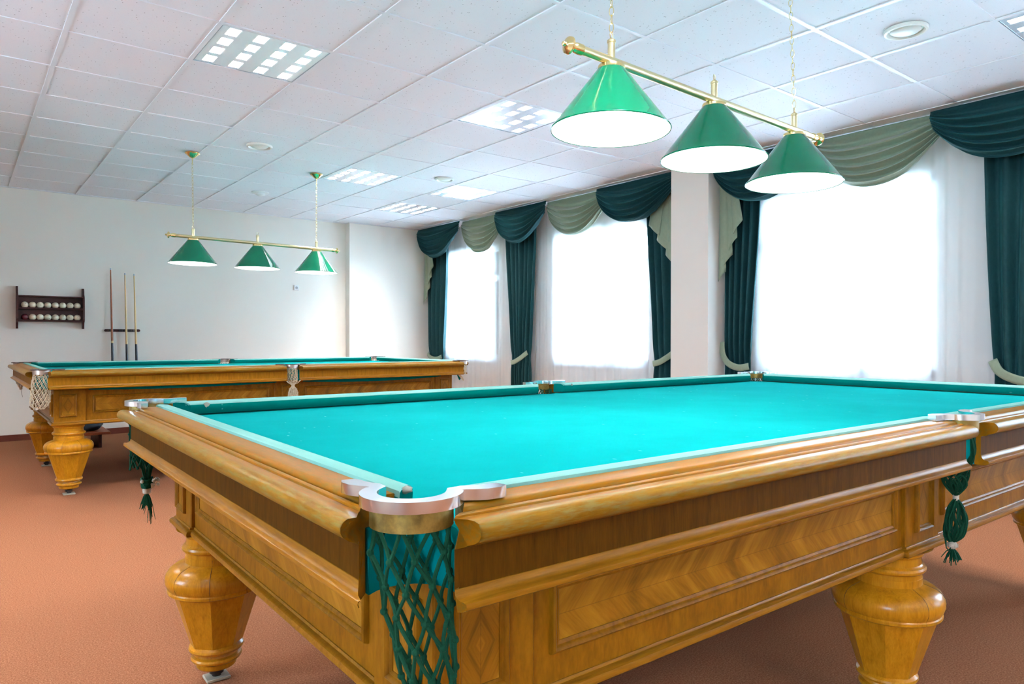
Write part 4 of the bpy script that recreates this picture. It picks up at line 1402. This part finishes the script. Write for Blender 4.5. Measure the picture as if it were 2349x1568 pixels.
marks = {(0, 0): (0.2, 0.5), (0, 2): (0.0, 0.0), (0, 5): (-0.1, 0.55), (0, 6): (0.35, 0.75), (1, 3): (0.75, -0.5), (1, 4): (-0.7, 0.3), (1, 5): (0.1, 0.75), (1, 6): (-0.7, 0.2), (1, 7): (-0.1, 0.1)}
ball_me = {}
for row, zc in ((0, 1.27 + 0.126 + 0.007 + 0.034), (1, 1.27 - 0.004 + 0.007 + 0.034)):
    for i in range(8):
        red = row == 1 and i == 0
        key = 'r' if red else 'w'
        x = 0.575 + i * 0.0680
        if key not in ball_me:
            b = MB(); b.ball((0, 0, 0), 0.0338, 28, 18)
            o = b.build('billiard_ball', M['red_ball'] if red else M['ivory_ball'])
            ball_me[key] = o.data
        else:
            o = bpy.data.objects.new('billiard_ball', ball_me[key]); C.objects.link(o)
        o.location = (x, YB - 0.050, zc)
        if red: tag(o, 'only dark red ball, at the left end of the lower rack shelf', 'ball', 'balls on the wall rack')
        else:
            tag(o, ('%s ivory ball on the upper shelf of the wall rack' % ORD[i]) if row == 0 else ('%s ball of the lower rack shelf, ivory' % ORD[i]), 'ball', 'balls on the wall rack')
        if (row, i) in marks:
            mu, mv = marks[(row, i)]
            d = Vector((mu * 0.6, -1, mv * 0.8)).normalized()
            s1 = d.cross(Vector((0, 0, 1))).normalized(); s2 = s1.cross(d)
            b = MB()
            for (p, q) in (((-.006, -.003), (-.003, .003)), ((.001, -.003), (.005, .003))):
                b.tube([d * 0.0338 + s1 * p[0] + s2 * p[1], d * 0.0341 + s1 * (p[0] + q[0]) / 2 + s2 * (p[1] + q[1]) / 2, d * 0.0338 + s1 * q[0] + s2 * q[1]], 0.0014, 5)
            b.build('number_mark', M['black'], o)

t = empty('cue_rack', (1.497, YB, 1.172))
tag(t, 'narrow dark wooden cue rail with rounded ends on the back wall', 'cue rack')
b = MB()
out = []
for i in range(9): a = PI / 2 + PI * i / 8; out.append((-0.168 + 0.014 * math.cos(a), 0.0145 * math.sin(a)))
for i in range(9): a = -PI / 2 + PI * i / 8; out.append((0.168 + 0.014 * math.cos(a), 0.0145 * math.sin(a)))
V = [(x, -d, z) for d in (0.0, 0.022) for x, z in out]; n = len(out)
F = [tuple(range(n)), tuple(range(n, 2 * n))[::-1]] + [(k, (k + 1) % n, n + (k + 1) % n, n + k) for k in range(n)]
b.add(V, F); b.build('rail_board', M['wood_dark'], t, smooth=None)
for x in (-0.112, -0.02, 0.030, 0.072, 0.120):
    b = MB(); b.lathe([(0.009, -0.012), (0.009, 0.012)], 10, (x - 0.012, -0.024, 0)); b.lathe([(0.009, -0.012), (0.009, 0.012)], 10, (x + 0.012, -0.024, 0)); b.build('clip', M['black'], t)
for x in (-0.145, 0.140):
    b = MB(); b.ball((x, -0.022, 0), 0.004); b.build('screw', M['brass'], t)

b = MB(); b.bbox(-0.18, 0.20, -0.11, 0.0, -0.025, -0.001, b=0.003)
b.bbox(-0.18, 0.20, -0.016, 0.0, -0.085, -0.025, b=0.002)
tag(b.build('cue_shelf', M['wood_dark'], None, smooth=None, loc=(1.497, YB, 0.36)), 'narrow dark shelf the cues stand on, hidden behind the far table', 'shelf')
def cue(xb, xt, ztop, zsplit, shaft, label, ring=None):
    ZR = 0.36
    ztop -= ZR; zsplit -= ZR
    t = empty('billiard_cue', (xb, YB - 0.075, ZR))
    tag(t, label, 'cue', 'cues leaning in the wall rack')
    top = Vector((xt - xb, 0.045, ztop)); 
    def part(name, z0, z1, r0, r1, mat):
        p0, p1 = top * (z0 / ztop), top * (z1 / ztop)
        b = MB(); b.tube([p0, p0.lerp(p1, 0.5), p1], [r0, (r0 + r1) / 2, r1], 14)
        return b.build(name, mat, t)
    R = lambda z: lerp(0.0165, 0.0062, z / ztop)
    part('butt', 0.0, zsplit, R(0), R(zsplit), M['cue_black'])
    if ring:
        part('ring', zsplit, zsplit + ring, R(zsplit) + .0004, R(zsplit + ring) + .0004, M['cue_pale'])
        part('shaft', zsplit + ring, ztop - 0.02, R(zsplit + ring), R(ztop), shaft)
    else:
        part('shaft', zsplit, ztop - 0.02, R(zsplit), R(ztop), shaft)
    part('tip', ztop - 0.02, ztop, 0.0064, 0.0058, M['cue_tip'])
cue(1.396, 1.376, 1.875, 1.030, M['cue_dark'], 'tallest cue, with reddish brown shaft, left in the wall rack', 0.025)
cue(1.542, 1.520, 1.826, 1.016, M['cue_pale'], 'pale cue between the two other cues in the wall rack')
cue(1.643, 1.613, 1.822, 1.016, M['cue_pale'], 'pale cue at the right end of the wall rack')

t = empty('power_socket', (3.538, YB, 1.752))
tag(t, 'white square power socket on the back wall', 'socket')
b = MB(); b.bbox(-0.034, 0.034, -0.011, 0, -0.034, 0.034, b=0.003); b.build('plate', M['plastic'], t, smooth=None)
b = MB(); b.lathe([(0.0205, 0.0085), (0.0205, 0.0125), (0.0175, 0.0125), (0.0170, 0.006)], 24, (0, 0, 0), 'Y')
b.v = [(x, -y, z) for x, y, z in b.v]; b.build('collar', M['plastic'], t)
b = MB()
for s_ in (-1, 1):
    b.lathe([(0.0028, 0.009), (0.0028, 0.0145)], 8, (0.0085 * s_, 0, 0), 'Y')
b.box(-0.002, 0.002, 0.0115, 0.014, 0.009, 0.015)
b.lathe([(0.0185, 0.0105), (0.0185, 0.0119)], 20, (0, 0, 0), 'Y', mi=1)
b.v = [(x, -y, z) for x, y, z in b.v]; b.build('contact', [M['plastic_dark'], M['socket_grey']], t)

# low bench with a bag behind the far table
t = empty('low_bench', (0.75, 8.30, 0))
tag(t, 'low reddish brown bench against the floor behind the far table', 'bench')
b = MB(); b.bbox(-0.02, 0.46, -0.32, 0.32, 0.135, 0.160, b=0.003); b.build('seat', M['wood_plank'], t, smooth=None)
for x in (0.06, 0.36):
    b = MB(); b.bbox(x, x + 0.03, -0.26, 0.26, 0.0, 0.135, b=0.002); b.build('leg', M['wood_dark'], t, smooth=None)
b = MB()
V, F = [], []
nu, nv = 28, 14
rb = random.Random(3)
for j in range(nv + 1):
    ph = PI * j / nv
    for i in range(nu):
        th = 2 * PI * i / nu
        ce = lambda a: math.copysign(abs(math.cos(a)) ** 0.6, math.cos(a)); se = lambda a: math.copysign(abs(math.sin(a)) ** 0.6, math.sin(a))
        r = 1 + 0.06 * math.sin(3 * th + 2 * ph) + 0.05 * math.sin(7 * th - 3 * ph)
        V.append((0.23 * r * se(ph) * ce(th), 0.17 * r * se(ph) * se(th), max(0.0, 0.055 - 0.06 * math.cos(PI - ph) * r + 0.012 * math.sin(5 * th + ph * 3) * math.sin(ph))))
for j in range(nv):
    for i in range(nu):
        i2 = (i + 1) % nu
        F.append((j * nu + i, j * nu + i2, (j + 1) * nu + i2, (j + 1) * nu + i))
b.add(V, F)
o = b.build('bag', M['bag'], None, smooth=60, loc=(0.93, 8.24, 0.161))
tag(o, 'crumpled dark navy bag lying on the low bench', 'bag')
